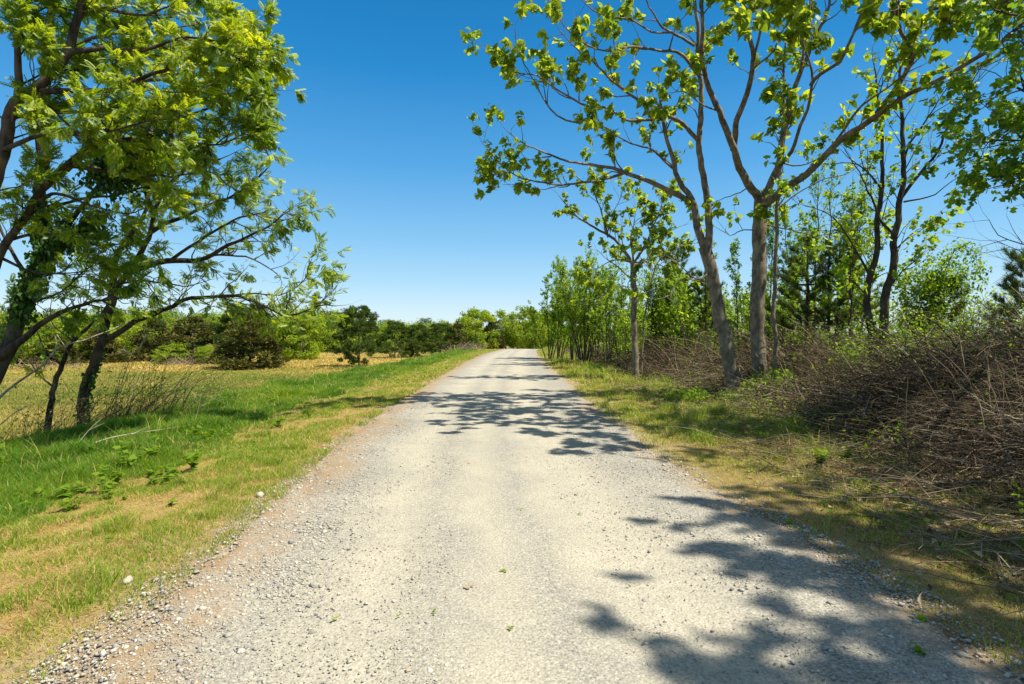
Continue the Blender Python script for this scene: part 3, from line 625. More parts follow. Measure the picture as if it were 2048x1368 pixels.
ivy('climbing_ivy', [(PL([(35, 625), (58, 564), (80, 520), (110, 470), (140, 440)], 10.7, 10.7), 1.0), (PL([(84, 470), (78, 400)], 10.9, 10.9), .4), (PL([(110, 480), (180, 450), (200, 430)], 10.6, 10.4), .5)], 1500, .42,
    'dark ivy hanging in dense clumps around the thick trunk', 1)
ivy('climbing_ivy', [(PL([(190, 340), (230, 310), (270, 285), (320, 285)], 10.3, 10.0), 1.0), (PL([(225, 345), (250, 330)], 10.2, 10.1), .5)], 1300, .40,
    'dark ivy mass hanging over the slanting limb below the upper canopy', 2)
ivy('climbing_ivy', [(PL([(160, 815), (189, 735), (200, 690)], 13.3, 13.2), .35)], 500, .22, 'thin ivy climbing the base of the leaning tree', 3, .09)
for (px, py, n_) in (): pass

# ------------------------------------------------------------------ right: paulownia trees
SP_PAU = [dict(gap=.26, ang=48, len=.80, rad=.018, k=6, up=.22, wander=.20, trop=.05), dict(gap=.17, ang=48, len=.38, rad=.0045, k=4, up=.3, wander=.18, trop=.06)]
def broad_leaves(t, per, size, var0, seed, tpl=T_HEART, lev=1, droop=.55, f0=.22):
    mb = MB(); r = np.random.default_rng(seed); p, tw, idx = t.anchors(lev, per, f0)
    leaf_set(mb, tpl, p + rdir(len(p), r) * size * .45, tw, r, size, up=.9, out=.5, rand=.8, droop=droop, var0=var0, vs_=.26)
    return mb
def seed_stalks(t, share, seed, L=.28):
    """dry upright flower stalks left at the twig tips"""
    P_, R_, lf = t.levels[1]; r = np.random.default_rng(seed); i = np.nonzero(r.random(len(P_)) < share)[0]; n = len(i)
    a = P_[i, -1]; d = norm(np.array([0, 0, 1.]) + r.normal(0, .22, (n, 3))); l_ = L * r.uniform(.5, 1.3, n)
    st = np.stack([a, a + d * (l_ * .5)[:, None], a + d * l_[:, None]], 1); t.levels.append([st, np.stack([np.full(n, .003)] * 2 + [np.full(n, .0012)], 1), lf[i]])
DS = .89
t = Tree(201); b = ground_at(1472, 15.7 * DS, .15)
t.limb([b] + list(PL([(1462, 732), (1450, 674), (1439, 621), (1427, 572), (1417, 528), (1408, 493)], 15.7, 15.6)), .195, .165, 0, .5, 0)
t.limb(PL([(1412, 505), (1404, 480), (1394, 455), (1384, 414), (1368, 373), (1351, 343), (1344, 313), (1330, 260), (1320, 200)], 15.6, 15.0), .12, .03, .8, .5)
t.limb(PL([(1414, 505), (1419, 470), (1416, 420), (1411, 370), (1403, 336), (1398, 286), (1401, 235), (1401, 202), (1398, 135), (1394, 67), (1391, 0), (1385, -80)], 15.6, 14.4), .105, .035, 1.0, .45)
t.limb(PL([(1384, 412), (1371, 400), (1330, 380), (1287, 360), (1246, 346), (1223, 340), (1179, 330), (1135, 323), (1102, 313), (1068, 296), (1041, 283), (1014, 262)], 15.5, 14.6), .085, .010, 1.0, .3)
t.limb(PL([(1246, 347), (1193, 362), (1135, 370), (1092, 363), (1045, 357), (1014, 340), (987, 313), (962, 282)], 15.1, 14.0), .042, .007, .9, .25)
t.limb(PL([(1102, 313), (1070, 320), (1035, 335), (1000, 365)], 14.9, 14.6), .02, .005, 1.0, .3)
t.limb(PL([(1398, 283), (1371, 256), (1341, 232), (1304, 215), (1270, 198), (1236, 168), (1203, 141), (1169, 114), (1142, 84), (1119, 60)], 15.2, 13.0), .060, .009, 1.1, .25)
t.limb(PL([(1345, 234), (1300, 240), (1260, 240), (1220, 218), (1189, 215), (1156, 209), (1115, 178), (1082, 155), (1058, 148), (1018, 141), (994, 121), (974, 98)], 15.0, 13.0), .045, .007, 1.1, .3)
t.limb(PL([(1186, 243), (1132, 240), (1102, 219), (1085, 192), (1065, 155), (1048, 128), (1035, 94), (1030, 60)], 14.0, 13.0), .028, .006, .9, .3)
t.limb(PL([(1350, 340), (1310, 300), (1260, 285), (1220, 262), (1190, 235)], 15.4, 14.0), .035, .007, 1.1, .3)
t.limb(PL([(1401, 155), (1381, 131), (1351, 104), (1320, 98), (1280, 96), (1230, 98), (1189, 94), (1149, 74), (1120, 40)], 14.8, 12.0), .050, .008, 1.1, .25)
t.limb(PL([(1388, 91), (1344, 64), (1320, 47), (1304, 20), (1287, -5), (1270, -60)], 14.6, 12.6), .04, .008, 1.0, .2)
t.limb(PL([(1344, 64), (1300, 60), (1260, 40), (1215, 30), (1160, 0), (1130, -40)], 14.0, 12.4), .028, .006, 1.1, .2)
t.limb(PL([(1430, 585), (1400, 560), (1360, 560), (1340, 590), (1310, 600)], 15.6, 15.0), .025, .006, .7, .3)
t.limb(PL([(1421, 545), (1390, 560), (1340, 520), (1300, 540), (1270, 490)], 15.6, 14.6), .022, .005, .7, .4)
t.grow(SP_PAU); seed_stalks(t, .12, 5)
t.build('paulownia_tree', b, 'leaning smooth-barked tree forking low, its long limbs reaching over the road', 'tree', M['bark_paul'], (broad_leaves(t, 10.5, .135, .52, 11), M['paul']))

t = Tree(202); b = ground_at(1518, 16.3 * DS, .15)
t.limb([b] + list(PL([(1517, 700), (1517, 600), (1518, 500), (1520, 440), (1523, 395)], 16.3, 16.2)), .21, .19, 0, .5, 0)
t.limb(PL([(1521, 405), (1512, 387), (1497, 368), (1481, 336), (1467, 303), (1457, 276), (1440, 222), (1420, 178), (1407, 148), (1398, 110), (1405, 40), (1400, -60)], 16.2, 13.5), .125, .03, 1.0, .45)
t.limb(PL([(1466, 300), (1471, 270), (1477, 235), (1494, 188), (1504, 141), (1504, 101), (1497, 50), (1484, 17), (1470, -10), (1440, -90)], 15.8, 12.4), .085, .03, 1.1, .3)
t.limb(PL([(1526, 403), (1545, 360), (1558, 319), (1568, 269), (1578, 229), (1588, 185), (1600, 150), (1622, 90), (1650, 30), (1665, -40)], 16.2, 14.5), .11, .025, 1.0, .35)
t.limb(PL([(1560, 330), (1581, 303), (1602, 252), (1618, 202), (1625, 161), (1612, 110), (1598, 60), (1590, -10)], 16.0, 13.5), .055, .015, 1.0, .25)
t.limb(PL([(1622, 170), (1640, 150), (1679, 124), (1706, 67), (1730, 0), (1745, -60)], 14.4, 12.4), .05, .015, 1.1, .2)
t.limb(PL([(1526, 408), (1541, 400), (1568, 380), (1602, 356), (1635, 326), (1669, 293), (1703, 266), (1753, 232), (1803, 202), (1854, 171), (1904, 145), (1955, 114), (2005, 84), (2060, 30)], 16.2, 10.5), .115, .03, .8, .4)
t.limb(PL([(1745, 238), (1770, 205), (1797, 168), (1817, 135), (1824, 111), (1803, 60), (1793, 30), (1793, -10), (1780, -80)], 13.6, 10.4), .060, .02, 1.2, .2)
t.limb(PL([(1822, 113), (1850, 92), (1871, 71), (1904, 27), (1931, 0), (1970, -60)], 12.0, 9.6), .045, .015, 1.2, .2)
t.limb(PL([(1660, 300), (1700, 240), (1740, 195), (1790, 165), (1840, 110), (1870, 60)], 14.4, 11.0), .035, .008, 1.2, .2)
t.limb(PL([(1500, 372), (1470, 390), (1440, 400), (1415, 410)], 16.1, 15.5), .02, .005, .8, .3)
t.limb(PL([(1518, 460), (1490, 460), (1462, 470), (1430, 455)], 16.2, 15.6), .022, .006, .7, .3)
t.limb(PL([(1520, 445), (1580, 460), (1640, 470), (1700, 455), (1760, 455)], 16.2, 15.2), .028, .006, .6, .4)
t.limb(PL([(1556, 325), (1600, 330), (1640, 310), (1680, 285)], 16.0, 14.6), .028, .006, .9, .3)
t.limb(PL([(1504, 141), (1540, 110), (1560, 70), (1590, 30)], 14.2, 11.4), .03, .008, 1.2, .2)
t.limb(PL([(1440, 222), (1410, 215), (1380, 190), (1350, 180)], 15.0, 13.0), .028, .007, 1.2, .2)
def W(*p): return np.array(p, float)
a_ = P(1494, 188, 15.0); c_ = P(1545, 360, 16.1)
for q_ in ([P(1504, 141, 14.2 * DS), W(5.2, 11.6, 8.6), W(4.3, 9.6, 8.4), W(3.6, 8.3, 7.2)], [P(1600, 150, 14.9 * DS), W(6.3, 11.8, 8.8), W(5.6, 9.4, 8.4), W(4.9, 7.6, 7.0)], [P(1706, 67, 13.2 * DS), W(7.0, 10.8, 8.2), W(6.1, 8.2, 7.6), W(5.2, 6.5, 6.6)],
           [W(5.2, 11.6, 8.6), W(4.6, 10.2, 7.6), W(3.9, 9.2, 6.6)], [W(6.3, 11.8, 8.8), W(5.4, 10.4, 7.8), W(4.4, 9.6, 7.3)], [W(7.0, 10.8, 8.2), W(6.4, 9.4, 7.2), W(5.7, 8.4, 6.4)]):
    t.limb(np.array(q_), .035, .008, 1.25, .2, 1.25)
t.grow(SP_PAU); seed_stalks(t, .12, 6)
t.build('paulownia_tree', b, 'tallest straight grey-brown trunk with a broad crown of heart-shaped leaves', 'tree', M['bark_paul'], (broad_leaves(t, 11, .138, .52, 12), M['paul']))

t = Tree(203); b = ground_at(1551, 15.9 * DS, .15)
t.limb([b] + list(PL([(1550, 690), (1549, 600), (1552, 500), (1553, 430), (1560, 350), (1566, 240), (1570, 120), (1580, -20)], 15.9, 15.6)), .072, .02, 1.0, .40, 1.7)
t.limb(PL([(1553, 420), (1590, 390), (1640, 360), (1690, 350), (1730, 320)], 15.8, 15.0), .022, .006, .8, .25)
t.grow(SP_PAU)
t.build('paulownia_tree', b, 'thin pole-like stem close behind the tall straight trunk', 'tree', M['bark_paul'], (broad_leaves(t, 5, .16, .42, 13), M['paul']))

DS = 1.0
t = Tree(204); b = ground_at(1272, 20.0, .15)
t.limb([b] + list(PL([(1270, 703), (1269, 645), (1267, 586), (1266, 528)], 20, 20)), .125, .095, 0, .5, 0)
t.limb(PL([(1266, 530), (1252, 505), (1229, 482), (1200, 462), (1170, 445), (1140, 420), (1118, 392)], 20, 19.3), .07, .012, .9, .2)
t.limb(PL([(1216, 475), (1207, 440), (1195, 390), (1186, 350), (1178, 330)], 19.8, 19.5), .04, .007, .9, .3)
t.limb(PL([(1213, 470), (1225, 430), (1240, 395), (1246, 375)], 19.8, 19.4), .022, .006, .9, .3)
t.limb(PL([(1266, 530), (1285, 500), (1300, 470), (1318, 430), (1325, 400)], 20, 20), .045, .008, 1.2, .15)
t.limb(PL([(1275, 518), (1300, 485), (1330, 468), (1370, 450)], 20, 20), .03, .006, 1.1, .2)
t.limb(PL([(1268, 532), (1262, 480), (1270, 440), (1275, 415)], 20, 20.2), .04, .008, 1.4, .1)
t.limb(PL([(1262, 525), (1230, 520), (1200, 535), (1180, 555)], 20, 19.6), .03, .006, 1.4, .2)
t.limb(PL([(1270, 525), (1310, 525), (1340, 545), (1360, 560)], 20, 19.8), .03, .006, 1.3, .2)
t.limb([b + np.array([.17, 0, 0])] + list(PL([(1285, 690), (1290, 630), (1300, 570), (1320, 520), (1370, 490), (1390, 480)], 20, 19.6)), .045, .010, .6, .5)
t.limb(PL([(1267, 590), (1245, 570), (1215, 580), (1190, 600)], 20, 19.6), .025, .006, 1.3, .15)
t.limb(PL([(1268, 610), (1295, 585), (1330, 590), (1350, 610)], 20, 19.8), .025, .006, 1.3, .15)
t.limb(PL([(1267, 560), (1240, 540), (1215, 520), (1195, 500)], 20, 19.8), .03, .006, 1.4, .15)
t.limb(PL([(1267, 550), (1290, 520), (1315, 500), (1350, 510)], 20, 20), .03, .006, 1.4, .15)
t.grow([dict(SP_PAU[0], gap=.20, len=.95), dict(SP_PAU[1], gap=.18)]); seed_stalks(t, .10, 7)
t.build('paulownia_tree', b, 'small forked tree standing apart at the grass edge before the dead canes', 'tree', M['bark_paul'], (broad_leaves(t, 12, .13, .52, 14), M['paul']))

# ------------------------------------------------------------------ dark double-stemmed tree among the canes
SP_DK = [dict(gap=.30, ang=42, len=1.1, rad=.014, k=6, up=.25, wander=.15, trop=.05), dict(gap=.20, ang=45, len=.45, rad=.005, k=4, up=.15, wander=.15, trop=.02)]
t = Tree(301); b = ground_at(1757, 13.2, .2)
t.limb([b] + list(PL([(1752, 715), (1741, 666), (1738, 602), (1741, 553), (1751, 508), (1754, 440), (1764, 388), (1764, 306), (1758, 240), (1752, 150)], 13.2, 12.8)), .10, .02, 1.1, .25, 1.1)
t.limb([b + np.array([.12, -.05, 0])] + list(PL([(1766, 705), (1768, 648), (1772, 588), (1786, 543), (1790, 473), (1801, 406), (1805, 324), (1803, 250), (1800, 180), (1806, 90)], 13.1, 12.6)), .12, .02, .7, .3)
t.limb(PL([(1803, 395), (1838, 347), (1880, 298), (1898, 250), (1950, 150), (1985, 100)], 12.9, 12.0), .04, .006, .12, .15, 1.3)
t.limb(PL([(1805, 340), (1830, 270), (1865, 215), (1920, 140)], 12.8, 12.2), .03, .005, .3, .15, 1.3)
t.limb(PL([(1808, 402), (1840, 395), (1868, 392), (1898, 369), (1932, 343)], 12.8, 12.2), .024, .005, .04, .3, .9)
t.limb(PL([(1786, 470), (1760, 440), (1740, 400), (1725, 360), (1690, 300)], 13.0, 12.6), .035, .007, 1.2, .2)
t.limb(PL([(1741, 560), (1715, 500), (1680, 450), (1640, 420), (1610, 410)], 13.2, 12.6), .03, .006, 1.2, .2)
t.limb(PL([(1775, 580), (1805, 540), (1830, 520), (1850, 500)], 13.1, 12.6), .022, .005, 1.8, .1, 1.3)
t.limb(PL([(1790, 500), (1820, 470), (1845, 455)], 13.0, 12.6), .020, .005, 1.8, .1, 1.3)
t.limb(PL([(1740, 600), (1700, 560), (1670, 555), (1640, 520)], 13.2, 12.8), .022, .005, 1.2, .2)
t.limb(PL([(1738, 660), (1715, 640), (1700, 610)], 13.2, 12.9), .016, .004, 1.6, .2)
t.limb(PL([(1768, 650), (1790, 640), (1815, 655)], 13.1, 12.8), .014, .004, 1.6, .2)
t.limb(PL([(1764, 380), (1730, 340), (1700, 325), (1660, 330)], 12.9, 12.6), .028, .005, 1.4, .2)
t.grow(SP_DK)
t.build('mulberry_tree', b, 'dark double-stemmed tree with small bright leaves rising out of the dead canes', 'tree', M['bark_dark'], (broad_leaves(t, 6.5, .105, .55, 21, T_MAPLE, droop=.35, f0=.2), M['poplar']))

# tree at the right edge, its crown hanging into the view and shading the road in front
SP_ED = [dict(gap=.26, ang=52, len=1.15, rad=.014, k=6, up=.05, wander=.17, trop=-.02), dict(gap=.18, ang=48, len=.5, rad=.005, k=4, up=.0, wander=.16, trop=-.02)]
t = Tree(302); b = np.array([9.6, 7.4, float(terr(9.6, 7.4)) - .2])
t.limb(np.array([b, b + [-.1, .1, 1.5], b + [-.2, .1, 3.2], b + [-.3, 0, 5.2], b + [-.5, -.2, 7.5]]), .17, .05, 1.0, .4)
t.limb(np.vstack([b + [-.2, .1, 3.0], PL([(2250, 470), (2120, 420), (2048, 400), (2010, 355), (1962, 325)], 8.2, 8.6)]), .05, .007, 1.0, .4, 1.2)
t.limb(np.vstack([b + [-.25, 0, 4.0], PL([(2160, 260), (2080, 200), (2040, 180), (2010, 160)], 8.2, 8.0)]), .05, .01, 1.3, .3, 1.4)
t.limb(np.vstack([b + [-.3, 0, 4.8], PL([(2200, 120), (2110, 60), (2040, 30), (1990, 20)], 8.2, 7.8)]), .05, .01, 1.3, .3, 1.4)
t.limb(np.vstack([b + [-.25, 0, 3.6], PL([(2160, 330), (2090, 290), (2020, 280), (1970, 285)], 8.0, 8.6)]), .04, .01, 1.2, .3, 1.2)
t.limb(np.vstack([b + [-.2, .1, 2.6], PL([(2220, 560), (2120, 500), (2050, 490), (2000, 470), (1978, 440)], 8.4, 8.8)]), .03, .004, 0.0, .5, 1.6)
t.limb(np.vstack([b + [-.2, .1, 2.7], PL([(2200, 560), (2110, 530), (2048, 505), (1990, 480)], 8.4, 8.8)]), .02, .004, 0.0, .5, 1.6)
for q_ in ((9.2, 5.2, 8.2), (8.0, 6.2, 8.8), (9.8, 8.4, 9.0), (11.4, 6.6, 8.4), (10.6, 9.6, 8.0), (8.6, 7.4, 10.), (7.6, 5.4, 7.6), (10.4, 4.6, 7.0), (11.8, 8.8, 7.0), (9.0, 9.0, 8.6), (8.2, 4.4, 6.6)):
    e_ = np.array(q_); s_ = b + np.array([-.3, 0, q_[2] * .62]); t.limb(np.array([s_, s_ * .5 + e_ * .5 + [0, 0, .3], e_]), .05, .008, 1.3, .3, 1.3)
for q_, d0, d1, z_ in (([(2200, 60), (2100, 40), (2030, 60), (1985, 100)], 8.4, 8.0, 5.0), ([(2200, 200), (2110, 130), (2050, 110), (2005, 105)], 8.6, 8.2, 4.4), ([(2150, 240), (2080, 230), (2030, 240), (1995, 225)], 8.2, 8.0, 4.0), ([(2150, 380), (2090, 345), (2040, 325), (1990, 300)], 8.6, 8.4, 3.4), ([(2180, -20), (2100, -30), (2040, -10), (2000, 10)], 8.8, 8.4, 5.4)):
    t.limb(np.vstack([b + [-.25, 0, z_], PL(q_, d0, d1)]), .04, .007, 1.5, .35, 1.5)
t.grow(SP_ED)
t.build('maple_tree', b, 'dark-leaved tree at the road edge with bare lower twigs, its branches hanging into view', 'tree', M['bark_dark'], (broad_leaves(t, 9, .095, .25, 22, T_MAPLE, droop=.4, f0=.15), M['poplar']))
# near tree out of the frame: only its shadow lies on the road
t = Tree(303); b = np.array([11.45, 1.9, float(terr(11.4, 1.9)) - .2])
t.limb(np.array([b, b + [-.2, 0, 2], b + [-.5, .1, 4.5], b + [-1.0, .1, 10.2]]), .16, .05, 1, .5)
for (dx, dy, dz) in ((-2.6, .6, 6.2), (-3.4, -.3, 6.4), (-3.8, -1.3, 5.4), (-2.2, -1.4, 6.4), (-2.4, 1.5, 5.6), (-3.9, .35, 5.2), (-1.6, -1.0, 5.0), (-3.6, -1.9, 4.6), (-1.2, .8, 5.2), (-3.0, .1, 5.6), (-2.9, -.8, 5.0), (-2.2, .3, 4.6), (-3.3, .9, 5.8), (-2.6, -1.8, 5.4), (-1.6, 1.6, 5.6), (-1.8, -.2, 6.4), (-1.0, -.6, 5.8), (-3.9, -1.9, 5.2), (-3.5, -.9, 5.6), (-4.3, -.9, 5.4), (-3.0, -1.5, 5.0), (-2.7, .7, 5.2), (-4.5, -1.6, 5.6), (-3.9, .9, 5.0)):
    e_ = b + np.array([dx, dy, dz + 3]); s_ = b + np.array([-.4, .1, 6.0 + .2 * dz]); t.limb(np.array([s_, s_ * .5 + e_ * .5 + [0, 0, .3], e_]), .05, .008, 1.6, .35, 1.2)
t.grow(SP_ED)
t.build('maple_tree', b, 'overhanging roadside tree whose leafy shadow falls across the near gravel', 'tree', M['bark_dark'], (broad_leaves(t, 22, .09, .35, 23, T_MAPLE, f0=.15), M['poplar']))

# ------------------------------------------------------------------ poplar saplings beside the road
SP_POP = [dict(gap=.105, ang=40, len=.85, rad=.009, k=5, up=.35, wander=.10, trop=.08), dict(gap=.14, ang=45, len=.28, rad=.003, k=3, up=.2, wander=.1, trop=.05)]
def sapling(px, d, H, stems, seed, label, per=3.6, size=.075, spread=.35, var0=.5, low=.25, mat='poplar', group=None):
    t = Tree(seed); b = ground_at(px, d, .1); r = np.random.default_rng(seed)
    for k in range(stems):
        a = r.uniform(0, 6.28); h = H * (1 if k == 0 else r.uniform(.62, .97)); q_ = b + np.array([math.cos(a), math.sin(a), 0]) * (.0 if k == 0 else r.uniform(.08, .25))
        o = np.array([math.cos(a), math.sin(a), 0]) * spread * h * (.25 if k == 0 else r.uniform(.5, 1.1))
        t.limb(np.array([q_, q_ + o * .35 + [0, 0, h * .35], q_ + o * .75 + [0, 0, h * .7], q_ + o + [0, 0, h]]), .016 + .007 * h * r.uniform(.7, 1.1), .004, 1.0, low)
    t.grow(SP_POP)
    return t.build('poplar_sapling', b, label, 'sapling', M['bark_dark'], (broad_leaves(t, per * 5.0, size * 1.08, var0, seed + 1, T_CARD, droop=.25, f0=.1), M[mat]), group=group)
sapling(1098, 36.5, 4.9, 6, 401, 'farthest bushy poplar sapling overhanging the road edge', size=.10, per=3.2, low=.2)
sapling(1116, 35, 5.4, 6, 402, 'poplar sapling with two dark slender stems at the grass edge', size=.10, per=3.2)
sapling(1168, 29, 5.6, 10, 403, 'many-stemmed poplar clump with tall pointed tips beside the road', size=.085, per=3.2, spread=.28, low=.2)
sapling(1192, 30, 5.2, 6, 404, 'poplar sapling just behind the many-stemmed clump', size=.085, per=3.0, spread=.2)
sapling(1216, 26, 4.4, 4, 405, 'slim poplar sapling with bare lower stem between the clump and the small forked tree', size=.08, per=2.6, spread=.15, low=.4)
sapling(1238, 25, 4.2, 4, 406, 'slender poplar stem closest on the far side of the small forked tree', size=.08, per=2.6, spread=.15, low=.35)
sapling(1330, 26, 4.3, 3, 407, 'leafy sapling in the gap between the small forked tree and the leaning tree', size=.09, per=3, spread=.25, low=.15)
sapling(1378, 23, 3.6, 3, 408, 'low bright sapling right behind the leaning trunk', size=.09, per=3, spread=.3, low=.1)
sapling(1480, 22, 4.6, 2, 409, 'leafy sapling showing between the two big trunks', size=.09, per=2.6, spread=.25, low=.2)
sapling(1590, 20, 3.6, 3, 410, 'young sapling behind the thin pole-like stem', size=.085, per=2.4, spread=.3, low=.1)
sapling(1655, 18, 6.6, 4, 411, 'tall airy sapling between the big trunks and the dark double-stemmed tree', size=.085, per=2.2, spread=.2, low=.25)
sapling(1700, 17, 6.0, 3, 412, 'airy sapling close behind the dark double-stemmed tree', size=.085, per=2.4, spread=.2, low=.2)
sapling(1625, 21, 7.6, 4, 413, 'tallest airy sapling rising behind the crown of the straight trunk', size=.09, per=2.4, spread=.15, low=.3)

for (px, d, H, st_, sd_, lab, lo) in ((1145, 33, 4.6, 5, 421, 'bushy poplar sapling filling the gap left of the many-stemmed clump', .1), (1225, 31, 4.2, 5, 422, 'dense low-branched sapling behind the slim poplar saplings', .05), (1290, 32, 4.4, 5, 423, 'dense sapling directly behind the trunk of the small forked tree', .05),
                                      (1345, 30, 3.9, 5, 424, 'dense bright sapling beside the young upright pine', .05), (1255, 24, 2.4, 5, 425, 'low leafy sapling at the foot of the small forked tree', .05), (1430, 26, 3.6, 5, 426, 'bushy sapling behind the leaning trunk', .05), (1490, 24, 3.2, 5, 427, 'bushy low sapling framed by the two big trunks', .05), (1580, 24, 3.4, 5, 428, 'bushy sapling low behind the thin pole-like stem', .05), (1535, 22, 5.6, 4, 430, 'tall sapling with pale green leaves directly behind the straight trunk', .15), (1405, 28, 5.6, 5, 431, 'tall dense sapling left of the leaning trunk, above the lower bushes', .1), (1310, 28, 5.2, 5, 432, 'tall dense sapling between the small forked tree and the young upright pine', .1), (1820, 15, 2.5, 4, 429, 'low sapling between the dark double-stemmed tree and the vine-draped pine', .1)):
    sapling(px, d, H, st_, sd_, lab, size=.085, per=2.6, spread=.30, low=lo, var0=.55)

# ------------------------------------------------------------------ pines among the right hand growth
def pine(t_, H, seed, rad, tiers, Lb, droop=.1, tuft=.20, per=3.4, tpl=None, f0=.25, stem=.07):
    """whorled pine at the origin of local space, returned as (trunk mesh builder, branch builder, foliage builder)"""
    r = np.random.default_rng(seed); tr, bm_, fo = MB(), MB(), MB()
    k = 9; z = np.linspace(0, H, k); wob = np.cumsum(r.normal(0, .02 * H / 5, (k, 2)), 0); wob[0] = 0
    tp = np.column_stack([wob, z]); tubes(tr, tp[None], np.linspace(stem, .012, k)[None], 8)
    pos, tw = [], []
    for i in range(tiers):
        f = f0 + (1 - f0) * (i + r.uniform(-.2, .2)) / tiers; zc = H * f; L = Lb * (1.08 - f) ** .75 * r.uniform(.75, 1.2)
        c0 = np.array([np.interp(zc, z, wob[:, 0]), np.interp(zc, z, wob[:, 1]), zc]); n = r.integers(4, 7); a0 = r.uniform(0, 6.28)
        for j in range(n):
            a = a0 + j * 6.283 / n + r.uniform(-.3, .3); l_ = L * r.uniform(.6, 1.15); s = np.linspace(0, 1, 6)
            p = c0 + np.column_stack([np.cos(a) * s * l_, np.sin(a) * s * l_, (-droop * s + (.25 + .35 * f) * s ** 2) * l_]) + np.cumsum(r.normal(0, .012 * l_, (6, 3)), 0)
            tubes(bm_, p[None], np.linspace(.012 + .01 * l_, .004, 6)[None], 4)
            for q in range(int(per * l_ / .17) + 2):
                u = r.uniform(.3, 1) if q else 1.0; i0 = min(int(u * 5), 4); fr = u * 5 - i0; c = p[i0] * (1 - fr) + p[i0 + 1] * fr; dirn = p[min(i0 + 1, 5)] - p[i0]
                e_ = c + norm(dirn + r.normal(0, .12 * l_ / 3, 3) + [0, 0, .10 * l_]) * r.uniform(.05, .22)
                pos.append(e_); tw.append(norm(e_ - c + np.array([0, 0, .06]) + dirn * .3))
    for q in range(5): pos.append(tp[-1] + [0, 0, -.05 * q]); tw.append(norm(np.array([r.normal(0, .4), r.normal(0, .4), 1.])))
    pos = np.array(pos); tw = np.array(tw); n = len(pos)
    for q in range(2):
        place(fo, *(tpl or T_NEED), pos + rdir(n, r) * .03, norm(tw + r.normal(0, .35, (n, 3)) + [0, 0, .2]), rdir(n, r), tuft * r.uniform(.7, 1.25, n), np.clip(.50 + r.normal(0, .22, n), 0, 1))
    return tr, bm_, fo
def shift(mb, b): mb.v = [v + np.asarray(b, np.float32) for v in mb.v]; return mb
def put_pine(px, d, H, seed, tiers, Lb, label, **kw):
    b = ground_at(px, d, .1); tr, bm_, fo = pine(None, H, seed, .1, tiers, Lb, **kw); e = empty('pine_tree', b, label, 'tree')
    shift(tr, b).build('trunk', M['bark_dark'], e, smooth=True); shift(bm_, b).build('branches', M['bark_dark'], e, smooth=True); shift(fo, b).build('needles', M['pine'], e); return e
put_pine(1355, 27, 5.6, 501, 13, 1.5, 'young upright pine with long needles behind the leaning tree')
put_pine(1412, 24, 4.2, 502, 10, 1.3, 'smaller pine close behind the leaning trunk')
put_pine(1612, 18.5, 4.6, 503, 10, 1.7, 'sparse open pine behind the thin pole-like stem', per=2.0, f0=.35, stem=.09)
put_pine(1676, 18, 4.4, 504, 9, 1.5, 'thin half-bare pine behind the sparse open pine', per=1.5, f0=.4, stem=.07)
put_pine(1720, 24, 4.3, 505, 9, 1.4, 'distant pine showing between the double stems', per=2.4)
put_pine(1886, 14.5, 2.75, 506, 7, .95, 'small pine draped with a green vine above the cane bank', per=2.6, f0=.35, stem=.05)
put_pine(2062, 12.0, 2.7, 507, 8, .95, 'bushy young pine at the edge of the view behind the cane bank', per=4.2, f0=.3, stem=.06, tuft=.17)
b_ = P(1885, 575, 14.4); r = np.random.default_rng(77); k = 2600; pos = b_ + r.normal(0, 1, (k, 3)) * [.42, .35, .40] + np.array([0, 0, .12])
k2 = 350; arc = crom(PL([(1890, 540), (1915, 495), (1945, 500), (1955, 530), (1960, 550)], 14.4, 14.2), .05); ai = r.integers(0, len(arc), k2)
pos = np.vstack([pos, arc[ai] + r.normal(0, .09, (k2, 3))]); mb = MB(); leaf_set(mb, T_CARD, pos, rdir(len(pos), r), r, .085, up=.9, droop=.4, var0=.35, vs_=.25)
e = empty('climbing_vine', ground_at(1880, 14.4), 'green leafy vine covering the small pine on the cane bank', 'vine'); mb.build('foliage', M['poplar'], e)
mb = MB(); tubes(mb, arc[None], np.linspace(.012, .004, len(arc))[None], 4); p = crom(np.array([ground_at(1880, 14.4), P(1875, 640, 14.4), P(1885, 560, 14.4), P(1890, 540, 14.4)]), .1); tubes(mb, p[None], np.full((1, len(p)), .014), 5); mb.build('stem', M['bark_dark'], e, smooth=True)

# ------------------------------------------------------------------ dead canes and brush on the right
r = np.random.default_rng(61); mb = MB()
def canes(mb, x, y, z, L, az, el0, bend, rad, var, r, K=6):
    n = len(x); d = np.stack([np.cos(az) * np.cos(el0), np.sin(az) * np.cos(el0), np.sin(el0)], -1); p = np.stack([x, y, z], -1); out = np.empty((n, K, 3)); out[:, 0] = p
    for i in range(1, K):
        out[:, i] = out[:, i - 1] + d * (L / (K - 1))[:, None]; d = norm(d + r.normal(0, .10, (n, 3)) - np.array([0, 0, 1]) * bend[:, None])
    tubes(mb, out, rad[:, None] * np.linspace(1, .35, K)[None], 3, var); return out
def brush_x(y): return np.interp(y, [2, 8, 10, 12.5, 17, 20, 30, 46], [4.4, 4.5, 4.8, 5.1, 5.0, 4.3, 4.0, 3.6])
def brush_band(n, y0, y1, x0, x1, Lm, rad, pw=1.3):
    y = y0 + (y1 - y0) * r.random(n) ** pw; xs_ = np.maximum(x0, brush_x(y)); x = xs_ + (x1 - xs_) * r.random(n) + (fbm(y, y * 0, .6, 3) - .5) * 1.0
    ok = x / y < 1.1; return x[ok], y[ok], Lm, rad
